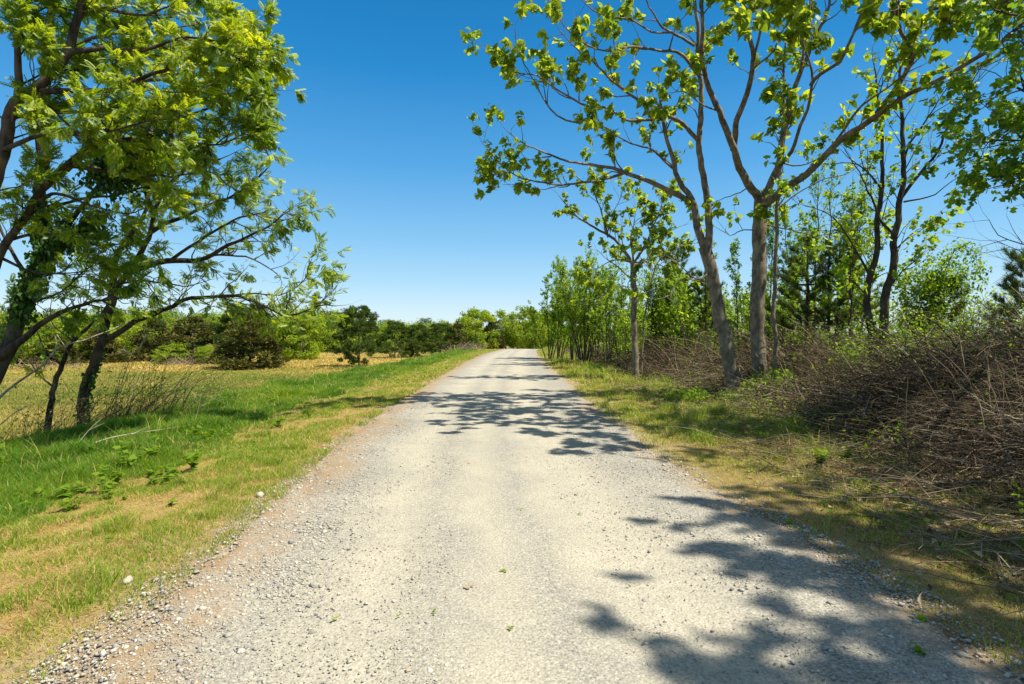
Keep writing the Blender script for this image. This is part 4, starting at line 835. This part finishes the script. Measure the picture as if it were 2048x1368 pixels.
for (n, y0, y1, x0, x1, Lm, rad) in ((9000, 2.5, 9, 4.5, 9.5, 1.15, .0042), (9000, 8, 16, 4.7, 11, 1.35, .0065), (9500, 14.5, 30, 4.6, 14, 2.1, .0095), (2500, 28, 46, 4.0, 14, 1.2, .015)):
    x, y, Lm, rad = brush_band(n, y0, y1, x0, x1, Lm, rad); n = len(x); dep = sstep(0, 2.2, x - brush_x(y))
    L = Lm * r.uniform(.45, 1.25, n) * (.40 + .75 * dep) * (1 - .62 * (1 - sstep(6.0, 7.2, x)) * sstep(10, 12, y) * (1 - sstep(17.5, 20, y))); az = R(180) + r.normal(.35, .95, n)
    canes(mb, x, y, terr(x, y) - .02, L, az, R(52) * r.uniform(.15, 1.35, n), .16 + .34 * r.random(n), rad * np.clip(r.lognormal(-.15, .45, n), .4, 2.6), np.clip(r.beta(1.2, 2.3, n), 0, 1), r)
# stouter upright stalks and long arching canes among them
n = 700; y = 4 + 26 * r.random(n) ** 1.3; x = brush_x(y) + .5 + 5.5 * r.random(n); ok = x / y < 1.0; x, y = x[ok], y[ok]; n = len(x)
canes(mb, x, y, terr(x, y), r.uniform(.7, 1.9, n), R(180) + r.normal(.3, 1.2, n), R(72) * r.uniform(.6, 1.25, n), .03 + .12 * r.random(n), .006 + .004 * (y / 10) * r.random(n), np.clip(r.beta(2.2, 1.6, n), 0, 1), r, 8)
# fallen straws lying on the slope
n = 7000; y = 2.6 + 16 * r.random(n) ** 1.5; x = 3.0 + 5.2 * r.random(n) ** .75; ok = x / y < 1.05; x, y = x[ok], y[ok]; n = len(x)
canes(mb, x, y, terr(x, y) + .03 + .35 * r.random(n) * sstep(4.4, 5.5, x), r.uniform(.3, 1.3, n), r.uniform(0, 6.28, n), r.normal(.08, .12, n), r.uniform(0, .05, n), .003 + .0028 * r.random(n), np.clip(r.beta(2.6, 1.6, n), 0, 1), r, 5)
tag(mb.build('dead_cane_thicket', M['cane'], smooth=True), 'tangled brown dead canes and stalks covering the bank right of the road', 'dead brush', kind='stuff')
mb = MB()
for (n, y0, y1, x0, x1, hh, sz) in ((4500, 3.5, 12, 5.6, 10, 1.05, .05), (9000, 11, 24, 5.4, 13, 1.35, .065), (9000, 24, 44, 4.6, 18, 1.5, .12), (26000, 19, 40, 7.2, 32, 2.9, .14), (30000, 24, 52, 4.6, 14, 3.0, .13), (7000, 8, 16, 7.4, 11, 1.2, .06)):
    x, y, _, _ = brush_band(n, y0, y1, x0, x1, 0, 0); cl = fbm(x, y, .9, 91); ok = r.random(len(x)) < np.clip((cl - .38) * 4 + .28, .05, 1); x, y, cl = x[ok], y[ok], cl[ok]; n = len(x)
    z = terr(x, y) + hh * (.25 + .75 * r.random(n) ** .6) * (.35 + .65 * sstep(0, 2, x - x0)) * (.7 + .6 * cl)
    leaf_set(mb, T_CARD, np.stack([x, y, z], -1), rdir(n, r), r, sz, up=.8, var0=.38, vs_=.25)
n = 14000; y = 3.2 + 40 * r.random(n) ** 1.5; x = 2.7 + 2.6 * r.random(n) ** .6 + (fbm(y, y * 0, .6, 3) - .5); cl = fbm(x, y, 1.3, 95); ok = (cl > .53 - .10 * sstep(3.6, 5, x)) & (x / y < 1.05); x, y = x[ok], y[ok]; n = len(x)
leaf_set(mb, T_OVATE, np.stack([x, y, terr(x, y) + .02 + (.05 + .25 * sstep(3.6, 5, x)) * r.random(n)], -1), rdir(n, r), r, .055, up=1, var0=.45, vs_=.2)
tag(mb.build('undergrowth', M['poplar']), 'scattered green leaves of low undergrowth among the dead canes', 'undergrowth', kind='stuff')
# dry leaves under the canes
mb = MB(); n = 24000; y = 2.4 + 18 * r.random(n) ** 1.7; x = 2.6 + 5.5 * r.random(n) ** .8; ok = (x / y < 1.05) & (r.random(n) < .24 + .76 * sstep(3.2, 4.6, x + (fbm(x, y, 1.2, 97) - .5) * 1.5)); x, y = x[ok], y[ok]; n = len(x)
leaf_set(mb, T_OVATE, np.stack([x, y, terr(x, y) + .012 + .03 * r.random(n)], -1), rdir(n, r) * [1, 1, .2], r, .062, up=1.6, out=1, rand=.2, droop=0, var0=.5, vs_=.3)
tag(mb.build('leaf_litter', M['litter']), 'dry brown fallen leaves lying under the dead canes', 'leaf litter', kind='stuff')
# three pale stalks that stand out of the tangle
for q_, lab in ((PL([(1383, 745), (1402, 720), (1415, 690), (1424, 665), (1430, 640)], 15.0, 15.0), 'pale forked dead stalk standing before the leaning trunk'), (PL([(1690, 905), (1718, 870), (1730, 820), (1742, 790)], 8.4, 8.4), 'thin curved straw standing up near the green weed under the canes'),
                (PL([(1870, 650), (1845, 680), (1815, 690), (1780, 705)], 10.5, 10.5), 'pale bare twig lying across the top of the cane bank')):
    mb = MB(); p = crom(q_, .05); tubes(mb, p[None], np.linspace(.010, .004, len(p))[None], 6); i = len(p) // 2; s = np.linspace(0, 1, 5)[:, None]
    tubes(mb, (p[i] + s * (np.array([-.10, .05, .22])))[None], np.linspace(.006, .002, 5)[None], 5); e = empty('dead_stalk', p[0], lab, 'stalk'); mb.build('stem', M['dead'], e, smooth=True)

# brambles under the left trees
def bramble(px, d, n, seed, label, lean, Lr=(1.2, 2.4), spread=.35):
    r = np.random.default_rng(seed); b = ground_at(px, d, .05); mb = MB(); x = b[0] + r.normal(0, spread, n); y = b[1] + r.normal(0, spread * .8, n)
    out = canes(mb, x, y, terr(x, y) - .02, r.uniform(*Lr, n), lean + r.normal(0, .7, n), R(70) * r.uniform(.6, 1.2, n), .10 + .16 * r.random(n), .0055 * r.uniform(.6, 1.3, n), np.clip(r.beta(1.5, 2.5, n), 0, 1), r, 8)
    e = empty('bramble_bush', b, label, 'shrub'); mb.build('canes', M['cane'], e, smooth=True); k = n * 3; lf = MB(); i, j = r.integers(0, n, k), r.integers(2, 8, k)
    leaf_set(lf, T_OVATE, out[i, j] + rdir(k, r) * .04, rdir(k, r), r, .065, up=.9, var0=.3, vs_=.2); lf.build('foliage', M['poplar'], e)
bramble(255, 12.8, 110, 71, 'arching bare bramble canes bending toward the road beside the leaning tree', .15, (1.3, 2.6), .45)
bramble(150, 12.6, 100, 72, 'upright tangle of bramble canes between the slim trunk and the leaning trunk', 1.0, (.9, 1.7), .5)
bramble(40, 12.2, 120, 73, 'thin bramble canes in front of the thick ivy-wrapped trunk', .6, (1.0, 1.9), .6)
bramble(330, 13.5, 70, 74, 'low spray of bramble canes nearest the open field', .1, (.9, 1.8), .45)

# ------------------------------------------------------------------ weeds, sticks and leaves that can be counted
def weed_mesh(seed, n=9, H=.26, size=.085):
    r = np.random.default_rng(seed); st, lf = MB(), MB()
    for k in range(n):
        a = r.uniform(0, 6.28); h = H * r.uniform(.5, 1.15); o = np.array([math.cos(a), math.sin(a), 0]) * h * r.uniform(.15, .6); s = np.linspace(0, 1, 5)[:, None]
        p = o * s ** 1.3 + np.array([0, 0, 1]) * s * h; tubes(st, p[None], np.linspace(.004, .002, 5)[None], 4, .3)
        m = 4; u = r.uniform(.35, 1, m); pos = o * u[:, None] ** 1.3 + np.array([0, 0, 1]) * u[:, None] * h; ax = rdir(m, r) * [1, 1, .3] + [0, 0, .15]
        leaf_set(lf, T_HEART, pos, ax, r, size, up=1.2, out=1, rand=.2, droop=.1, var0=.55, vs_=.2)
    return st, lf
weed_kinds = [[weed_mesh(900 + i, n_, h_, s_)] for i, (n_, h_, s_) in enumerate(((8, .20, .08), (6, .13, .07), (11, .26, .095), (14, .12, .055), (5, .32, .07)))]
for i, wk in enumerate(weed_kinds): st, lf = wk[0]; wk.append((st.mesh('weed_stem', M['weed'], smooth=True), lf.mesh('weed_leaves', M['weed'])))
def weed(px, py, kind, label, seed, sc=1.0, group='broad-leaved weeds in the left bank grass'):
    d = EYE * F / (py - HORIZON)
    for _ in range(4): x = (px - 1024) / F * d; d = (EYE - float(terr(x, d))) * F / (py - HORIZON)
    e = empty('weed_plant', (x, d, float(terr(x, d)) - .01), label, 'weed', group); e.rotation_euler = (0, 0, seed * 1.7); e.scale = (sc,) * 3
    for nm, me in zip(('stem', 'foliage'), weed_kinds[kind][1]): o = bpy.data.objects.new(nm, me); COL.objects.link(o); o.parent = e
GW = 'broad-leaved green weed growing in the grass of the left bank'
r = np.random.default_rng(5)
for (px, py, k, sc) in ((20, 940, 2, 1.2), (60, 905, 2, 1.0), (130, 860, 2, 1.3), (170, 862, 2, 1.1), (250, 900, 0, 1.1), (275, 915, 0, 1.0), (310, 895, 0, 1.1), (170, 940, 0, 1.1), (205, 950, 1, 1.2), (320, 955, 0, 1.0), (330, 970, 1, 1.0),
                        (125, 995, 0, .9), (135, 1000, 1, 1.1), (215, 985, 1, 1.1), (250, 1000, 1, 1.0), (440, 850, 1, 1.3), (470, 830, 1, 1.4), (500, 820, 1, 1.4), (420, 880, 1, 1.2), (400, 900, 1, 1.0), (60, 1020, 1, 1.0), (30, 1000, 0, .8),
                        (530, 800, 1, 1.5), (560, 795, 1, 1.5), (600, 780, 1, 1.6), (90, 880, 0, 1.1), (210, 868, 2, 1.0), (350, 870, 1, 1.3), (20, 870, 2, 1.1), (240, 935, 1, 1)):
    for q in range(3): weed(px + (q and int(r.normal(0, 50))), max(785, py + (q and int(r.normal(0, 22)))), k if q == 0 else int(r.integers(0, 5)), GW, int(r.integers(0, 999)), sc * r.uniform(.45, 1.0))
weed(1640, 935, 2, 'lush green weed clump under the edge of the dead canes', 3, .9, None)
weed(1690, 925, 0, 'single green weed beside the curved straw at the cane edge', 4, .9, None)
for (px, py, lab) in ((1845, 1245, 'small green weed sprouting beside the curled dry leaf'), (1580, 1050, 'tiny weed on bare gravel at the right road edge'), (1500, 945, 'bright weed tuft between the gravel and the right grass strip'), (1840, 1310, 'weed at the shaded gravel edge nearest the viewer')):
    weed(px, py, 1, lab, 6, .45, None)
# ivy and honeysuckle at the feet of the two big trunks
def low_shrub(px, d, label, seed, n=1400, rx=.5, h=.5):
    r = np.random.default_rng(seed); b = ground_at(px, d); k = n; u = rdir(k, r) * (r.random(k) ** .4)[:, None]; pos = b + u * [rx, rx * .8, h * .6] + [0, 0, h * .5]
    pos[:, 2] = np.maximum(pos[:, 2], b[2] + .02); e = empty('shrub', b, label, 'shrub'); st = MB(); m = 14
    canes(st, np.full(m, b[0]) + r.normal(0, .1, m), np.full(m, b[1]) + r.normal(0, .1, m), np.full(m, b[2]), r.uniform(.4, 1, m) * h * 1.2, r.uniform(0, 6.28, m), R(60) * r.uniform(.5, 1.3, m), r.uniform(.05, .2, m), np.full(m, .006), np.full(m, .4), r)
    st.build('stem', M['cane'], e, smooth=True); mb = MB(); leaf_set(mb, T_OVATE, pos, rdir(k, r), r, .085, up=1, var0=.35, vs_=.2); mb.build('foliage', M['poplar'], e)
low_shrub(1470, 13.2, 'low leafy shrub at the foot of the leaning tree', 31, 450, .45, .25)
low_shrub(1530, 13.3, 'dark leafy shrub around the base of the straight trunk', 32, 1000, .55, .42)
low_shrub(1560, 13.0, 'leafy shrub on the road side of the thin pole-like stem', 33, 600, .4, .6)
low_shrub(1375, 13.4, 'low bright shrub at the grass edge short of the leaning tree', 34, 500, .6, .3)
low_shrub(1700, 12.4, 'bright green shrub beside the foot of the double-stemmed tree', 35, 900, .45, 1.0)
low_shrub(1810, 12.0, 'bright green shrub on the cane bank right of the double stems', 36, 900, .5, .9)
# dry sticks in the bank grass
for q_, lab, r0 in ((PL([(150, 905), (205, 880), (260, 868), (330, 858), (390, 848)], 8.6, 10.0), 'long pale dry stick lying across the grass of the bank', .010), (PL([(150, 895), (178, 860), (205, 835)], 8.8, 9.0), 'short dry stick poking up steeply out of the bank grass', .008),
                    (PL([(0, 850), (30, 825), (60, 808)], 10.0, 10.3), 'dry stick leaning in the shade under the left trees', .010), (PL([(390, 845), (397, 815), (402, 790)], 11.5, 11.5), 'pair of thin dead straws standing by the field edge', .006)):
    mb = MB(); p = crom(q_, .08); p[:, 2] = np.maximum(p[:, 2], terr(p[:, 0], p[:, 1]) + .02); tubes(mb, p[None], np.linspace(r0, r0 * .4, len(p))[None], 6)
    i = len(p) // 2; s = np.linspace(0, 1, 5)[:, None]; tubes(mb, (p[i] + s * np.array([.18, .1, .10]))[None], np.linspace(r0 * .6, r0 * .2, 5)[None], 5)
    e = empty('dry_stick', p[0], lab, 'stick'); mb.build('stem', M['dead'], e, smooth=True)
# leaves and a curled husk lying on the gravel
def flat_leaf(px, py, size, mat, label, rot, var, curl=.3, tpl=T_OVATE, name='fallen_leaf'):
    size *= .62
    d = EYE * F / (py - HORIZON); x = (px - 1024) / F * d; mb = MB(); r = np.random.default_rng(int(px)); n = 3
    place(mb, *tpl, np.array([[x, d, float(road_z(x, d)) + .012]] * n) + r.normal(0, size * .25, (n, 3)) * [1, 1, .1], np.array([[math.cos(rot + k * 1.9), math.sin(rot + k * 1.9), .1 + curl * .4] for k in range(n)]), np.tile([[.2, -.1, 1.]], (n, 1)), np.full(n, size), np.full(n, var))
    o = mb.build(name, mat, off=(x, d, float(road_z(x, d)))); return tag(o, label, 'leaf')
for (px, py, sz, m_, lab, rot, var) in ((1043, 1024, .05, 'weed', 'bright green fallen leaf farthest along the middle of the road', .4, .9), (1160, 1032, .05, 'weed', 'green fallen leaf on the gravel just short of the small shadow', 2., .5), (1010, 1150, .055, 'weed', 'green leaf sprig lying in the middle of the road', 1., .6),
                                        (937, 1183, .06, 'litter', 'curled tan leaf lying on the gravel', .2, .8), (870, 1233, .04, 'weed', 'dark green leaf scrap on the gravel', 1.4, .2), (798, 1238, .035, 'weed', 'smallest green leaf scrap on the left of the road', 2.2, .4), (1022, 1265, .045, 'weed', 'olive leaf lying nearest the viewer', 2.8, .3), (670, 1245, .045, 'weed', 'yellow-green leaf between the left wheel track and the edge', 1.1, 1.0)):
    flat_leaf(px, py, sz, M[m_], lab, rot, var)
d = EYE * F / (1218 - HORIZON); x = (1842 - 1024) / F * d; z = float(terr(x, d)); mb = MB(); s = np.linspace(0, 1, 12)
cp = np.column_stack([x - .015 + .085 * s ** 2.2, d - .05 + .13 * s, z + .02 + .045 * np.sin(s * 1.5)]); wd = .0085 * np.sin(np.pi * np.clip(s * .9 + .08, 0, 1)); nrm_ = np.array([[-.7, .4, .5]])
L_ = cp - wd[:, None] * np.array([[.8, -.3, .5]]); Rr = cp + wd[:, None] * np.array([[.8, -.3, .5]]); V = np.stack([L_, cp - np.array([0, 0, .006]), Rr], 1).reshape(-1, 3); q = []
for i in range(11): q += [[i * 3, i * 3 + 1, i * 3 + 4, i * 3 + 3], [i * 3 + 1, i * 3 + 2, i * 3 + 5, i * 3 + 4]]
mb.add(V, q=q, a=1.0); tag(mb.build('curled_leaf', M['litter'], off=(x, d, z)), 'curled pale yellow dry leaf at the right gravel edge', 'leaf')
# a few bigger stones one can tell apart
def rock(px, py, s, lab, seed, col):
    d = EYE * F / (py - HORIZON); x = (px - 1024) / F * d; r = np.random.default_rng(seed); mb = MB(); nu, nv = 9, 6; V = [[0, 0, -1]]
    for j in range(1, nv):
        th = math.pi * j / nv - math.pi / 2
        for i in range(nu): V.append([math.cos(th) * math.cos(i * 6.283 / nu), math.cos(th) * math.sin(i * 6.283 / nu), math.sin(th)])
    V.append([0, 0, 1]); V = np.array(V) * (1 + r.uniform(-.2, .2, (len(V), 1))) * [1, .7, .55]; q, t_ = [], []
    for i in range(nu):
        i2 = (i + 1) % nu; t_.append([0, 1 + i2, 1 + i]); t_.append([len(V) - 1, 1 + (nv - 2) * nu + i, 1 + (nv - 2) * nu + i2])
        for j in range(nv - 2): q.append([1 + j * nu + i, 1 + j * nu + i2, 1 + (j + 1) * nu + i2, 1 + (j + 1) * nu + i])
    a = r.uniform(0, 6.28); V = V @ np.array([[math.cos(a), math.sin(a), 0], [-math.sin(a), math.cos(a), 0], [0, 0, 1]]) * s + [x, d, float(terr(x, d)) + s * .35]
    mb.add(V, q=q, t=t_, a=col); tag(mb.build('stone', M['stone'], off=(x, d, float(terr(x, d)))), lab, 'stone')
for (px, py, s, lab, col) in ((1003, 1052, .020, 'small dark grey stone alone in the middle of the road', .05), (1078, 1358, .022, 'dark stone at the bottom of the view near the shadow edge', .1), (625, 1268, .022, 'dark blue-grey stone in the left wheel track', .08), (860, 1345, .022, 'flat pale stone lowest on the left half of the road', .85), (1290, 1205, .022, 'grey stone just below the big leafy shadow', .2),
                              (520, 995, .055, 'largest pale rock where the left grass meets the gravel', .7), (255, 1165, .040, 'pale flat rock half hidden in the dry grass', .6), (1020, 1302, .022, 'grey-green stone in the road centre', .25), (548, 985, .03, 'pale rock just above the largest rock at the grass edge', .65)):
    rock(px, py, s, lab, int(px), col)

# ------------------------------------------------------------------ the far side of the field
def clump_crown(seed, H, Wd, n, kind):
    """crown made of many small leaf faces in uneven clumps; local space, base at 0"""
    r = np.random.default_rng(seed); mb = MB(); c = []
    if kind == 'cedar':
        m = 90; f = r.random(m) ** 1.2; a = r.uniform(0, 6.28, m); prof = (1 - f) ** .65 * .5 * (.55 + .45 * sstep(0, .12, f)) + .02; rr = Wd * prof * (r.uniform(.55, 1.05, m))
        cen = np.column_stack([np.cos(a) * rr, np.sin(a) * rr, .03 * H + f * H * .95]); cr = .09 * H * r.uniform(.6, 1.3, m) * (1.1 - .7 * f)
    elif kind == 'pine':
        m = 110; f = r.random(m) ** .85; a = r.uniform(0, 6.28, m); prof = .5 * np.sin(np.pi * np.clip(.18 + .78 * f, 0, 1)) ** .7; rr = Wd * prof * np.sqrt(r.uniform(.15, 1.1, m))
        cen = np.column_stack([np.cos(a) * rr, np.sin(a) * rr, H * (.10 + .88 * f)]); cr = .052 * H * r.uniform(.6, 1.5, m)
    else:
        m = 60; f = r.random(m); a = r.uniform(0, 6.28, m); prof = .5 * np.sin(np.pi * np.clip(.12 + .84 * f, 0, 1)) ** .6; rr = Wd * prof * np.sqrt(r.uniform(.1, 1.15, m))
        cen = np.column_stack([np.cos(a) * rr, np.sin(a) * rr, H * (.08 + .88 * f)]); cr = .095 * H * r.uniform(.5, 1.35, m)
    i = r.choice(m, n, p=cr ** 2 / (cr ** 2).sum()); u = rdir(n, r); pos = cen[i] + u * (cr[i] * r.uniform(.45, 1.15, n))[:, None] * [1.15, 1.15, .75]; pos[:, 2] = np.maximum(pos[:, 2], .05)
    cv = r.normal(0, .14, m)[i]
    if kind == 'pine':
        place(mb, *T_NEEDFAR, pos, norm(u * .7 + [0, 0, .9]), rdir(n, r), np.full(n, .060 * H ** .5 * 1.6) * r.uniform(.7, 1.2, n), np.clip(.45 + cv + r.normal(0, .15, n), 0, 1))
    elif kind == 'cedar':
        place(mb, *T_CARD, pos, norm(u * [1, 1, .5] + [0, 0, .5]), rdir(n, r), .075 * H ** .5 * 1.5 * r.uniform(.6, 1.3, n), np.clip(.45 + cv + r.normal(0, .16, n), 0, 1))
    else:
        place(mb, *T_CARD, pos, rdir(n, r), norm(u + [0, 0, .6]), .085 * H ** .5 * 1.3 * r.uniform(.6, 1.3, n), np.clip(.48 + cv + r.normal(0, .17, n), 0, 1))
    tr = MB(); k = 6; z = np.linspace(-.1, H * .9, k); w_ = np.cumsum(r.normal(0, .03 * H / 5, (k, 2)), 0); w_[0] = 0; p = np.column_stack([w_, z]); tubes(tr, p[None], np.linspace(.022 * H, .01, k)[None], 6)
    for j in range(18):
        q_ = cen[r.integers(0, m)]; s = np.clip(q_[2] - .25 * np.hypot(q_[0], q_[1]), .1, H * .85); c0 = np.array([np.interp(s, z, w_[:, 0]), np.interp(s, z, w_[:, 1]), s]); tubes(tr, np.array([[c0, (c0 + q_) / 2 + [0, 0, .05], q_]]), np.array([[.008 * H, .005 * H, .01]]), 4)
    return tr, mb
LEAFM = dict(cedar='cedar', pine='pine', decid='decid'); NAMES = dict(cedar='cedar_tree', pine='pine_tree', decid='leafy_tree'); CAT = 'tree'
protos = {}
def far_tree(kind, px, d, H, Wd, label, seed, n=5200, group=None):
    b = ground_at(px, d, .05); key = (kind, seed)
    if key not in protos:
        tr, mb = clump_crown(seed, 5.0, 5.0, n, kind); e = empty(NAMES[kind], b, label, CAT, group)
        o1 = bpy.data.objects.new('trunk', tr.mesh('trunk', M['bark_far'], smooth=True)); o2 = bpy.data.objects.new('foliage', mb.mesh('foliage', M[LEAFM[kind]]))
        for o in (o1, o2): COL.objects.link(o); o.parent = e
        protos[key] = e
    else: e = copy_thing(protos[key], b, label, group=group)
    e.scale = (Wd / 5, Wd / 5, H / 5); e.rotation_euler = (0, 0, px * .37); return e
# the solitary pine and the big cedar out in the field
far_tree('pine', 718, 51, 5.6, 4.5, 'solitary dense round pine standing in the field near the bank', 1, 7000)
far_tree('cedar', 500, 50, 5.0, 6.4, 'broad dark cedar spreading to the ground in front of the treeline', 2, 9000)
far_tree('cedar', 385, 60, 4.9, 7.5, 'brownish cedar behind the pile of dead brush', 3, 8000)
far_tree('cedar', 310, 62, 4.6, 6.0, 'dull olive cedar just left of the brush pile', 4, 7000)
far_tree('pine', 468, 62, 6.4, 4.6, 'taller pine rising behind the broad dark cedar', 5)
far_tree('pine', 515, 66, 6.6, 3.6, 'pine with a round top poking above the broad dark cedar', 6)
far_tree('decid', 425, 56, 2.0, 3.2, 'low bright green shrub tree at the foot of the broad cedar', 7)
far_tree('decid', 345, 57, 2.2, 3.4, 'low green shrub tree behind the brush pile', 8)
far_tree('decid', 606, 66, 5.4, 6.2, 'rounded bright green tree in the gap between the broad cedar and the solitary pine', 9, 7000)
far_tree('cedar', 572, 68, 4.2, 4.2, 'small dark cedar under the rounded bright green tree', 2)
far_tree('pine', 790, 70, 4.6, 4.6, 'pine nearest behind the solitary pine', 5)
far_tree('pine', 835, 72, 4.3, 4.8, 'second pine along the treeline past the solitary pine', 1)
far_tree('pine', 880, 74, 4.4, 5.4, 'broad pine midway between the solitary pine and the road', 6)
far_tree('cedar', 915, 74, 4.2, 4.4, 'dark cedar above the dry grass where the bank meets the treeline', 4)
far_tree('decid', 952, 80, 5.8, 6.6, 'bright green tree over the dry grass left of the road crest', 9)
far_tree('cedar', 985, 82, 5.0, 3.6, 'narrow dark cedar beside the road crest', 2)
far_tree('decid', 1012, 86, 5.9, 6.0, 'yellow-green tree straight above the road crest', 8)
far_tree('decid', 1046, 84, 6.4, 5.4, 'tallest yellow-green tree at the end of the road', 7)
far_tree('decid', 1072, 72, 4.6, 4.6, 'small bright tree where the road passes out of sight', 9)
far_tree('decid', 1096, 66, 4.4, 4.4, 'bright tree behind the farthest poplar sapling', 8)
for (k, px, d, H, W_, lab, sd_, ) in (('decid', 250, 66, 5.6, 6.5, 'bright leafy tree seen just right of the leaning trunk', 8), ('decid', 160, 60, 5.2, 6.0, 'leafy tree seen between the slim trunk and the leaning trunk', 9), ('decid', 75, 56, 5.0, 6.2, 'leafy tree seen behind the thick ivy-wrapped trunk', 7),
                                      ('cedar', 200, 58, 3.6, 5.0, 'low dark cedar seen directly behind the leaning trunk', 3), ('cedar', 20, 54, 4.0, 5.6, 'dark cedar farthest toward the edge of the field', 4), ('cedar', 110, 55, 3.0, 4.6, 'squat cedar at the field edge behind the slim trunk', 2)):
    far_tree(k, px, d, H, W_, lab, sd_)
# the far wood behind them reads as one mass
r = np.random.default_rng(88); wood = {k: MB() for k in ('pine', 'decid')}; trunks = MB()
src = {}
for k in ('pine', 'decid'): src[k] = [clump_crown(40 + j, 5.0, 4.2, 1100, k) for j in range(3)]
def add_scaled(dst, s, b, sx, sz, ang):
    v = np.concatenate(s.v); c, s_ = math.cos(ang), math.sin(ang); V = np.column_stack([(v[:, 0] * c - v[:, 1] * s_) * sx, (v[:, 0] * s_ + v[:, 1] * c) * sx, v[:, 2] * sz]) + b
    q = np.concatenate([q_ for q_ in s.q]) if s.q else None; t_ = np.concatenate(s.t) if s.t else None; dst.add(V, q=q, t=t_, a=np.clip(np.concatenate(s.a), 0, 1))
for i in range(330):
    d = r.uniform(92, 150); px = r.uniform(-60, 1180); x = (px - 1024) / F * d
    if px < 300 and r.random() < .5: d = r.uniform(150, 330); x = (px - 1024) / F * d
    k = 'pine' if r.random() < (.75 if d > 150 else .30) else 'decid'; top = r.normal(628, 7) if px < 700 else r.normal(646, 6) if px < 930 else r.normal(652, 5)
    if d > 150: top = r.normal(636, 6)
    z0 = float(terr(x, d)) - .1; H = np.clip(EYE - (top - HORIZON) / F * d - z0, 4, 26); sc = H / 5
    tr, mb = src[k][r.integers(0, 3)]; add_scaled(wood[k], mb, np.array([x, d, z0]), min(sc, 2.4) * r.uniform(.8, 1.2), sc, r.uniform(0, 6.28)); add_scaled(trunks, tr, np.array([x, d, z0]), min(sc, 2.4) * .8, sc, r.uniform(0, 6.28))
tag(wood['decid'].build('leafy_woodland', M['decid']), 'bright green spring wood in the distance beyond the field', 'woodland', kind='stuff')
tag(wood['pine'].build('pine_woodland', M['pine']), 'dark pine wood in the distance and on the far hill', 'woodland', kind='stuff')
tag(trunks.build('woodland_trunks', M['bark_far'], smooth=True), 'grey trunks inside the distant wood', 'woodland', kind='stuff')
# dead brush pile, dry stalk tufts on the bank edge
r = np.random.default_rng(17)
def brush_pile(px, d, rx, h, n, lab):
    b = ground_at(px, d); mb = MB(); x = b[0] + np.clip(r.normal(0, rx, n), -1.3 * rx, 1.3 * rx); y = b[1] + np.clip(r.normal(0, rx * .5, n), -rx, rx)
    canes(mb, x, y, terr(x, y) + r.random(n) * .2, r.uniform(.5, 1.4, n) * h, r.uniform(0, 6.28, n), r.uniform(.1, 1.2, n), r.uniform(.02, .3, n), .02 * r.uniform(.5, 1.2, n), np.clip(r.beta(3, 1.5, n), 0, 1), r)
    tag(mb.build('brush_pile', M['cane'], off=tuple(b), smooth=True), lab, 'brush')
brush_pile(385, 55, 1.6, 1.3, 260, 'pile of pale dead brush at the field edge before the cedars')
brush_pile(930, 58, 1.4, 1.0, 260, 'tuft of dry pinkish stalks where the bank meets the far trees')
brush_pile(90, 50, 2.6, .9, 260, 'low brown brush along the field edge behind the slim trunk')
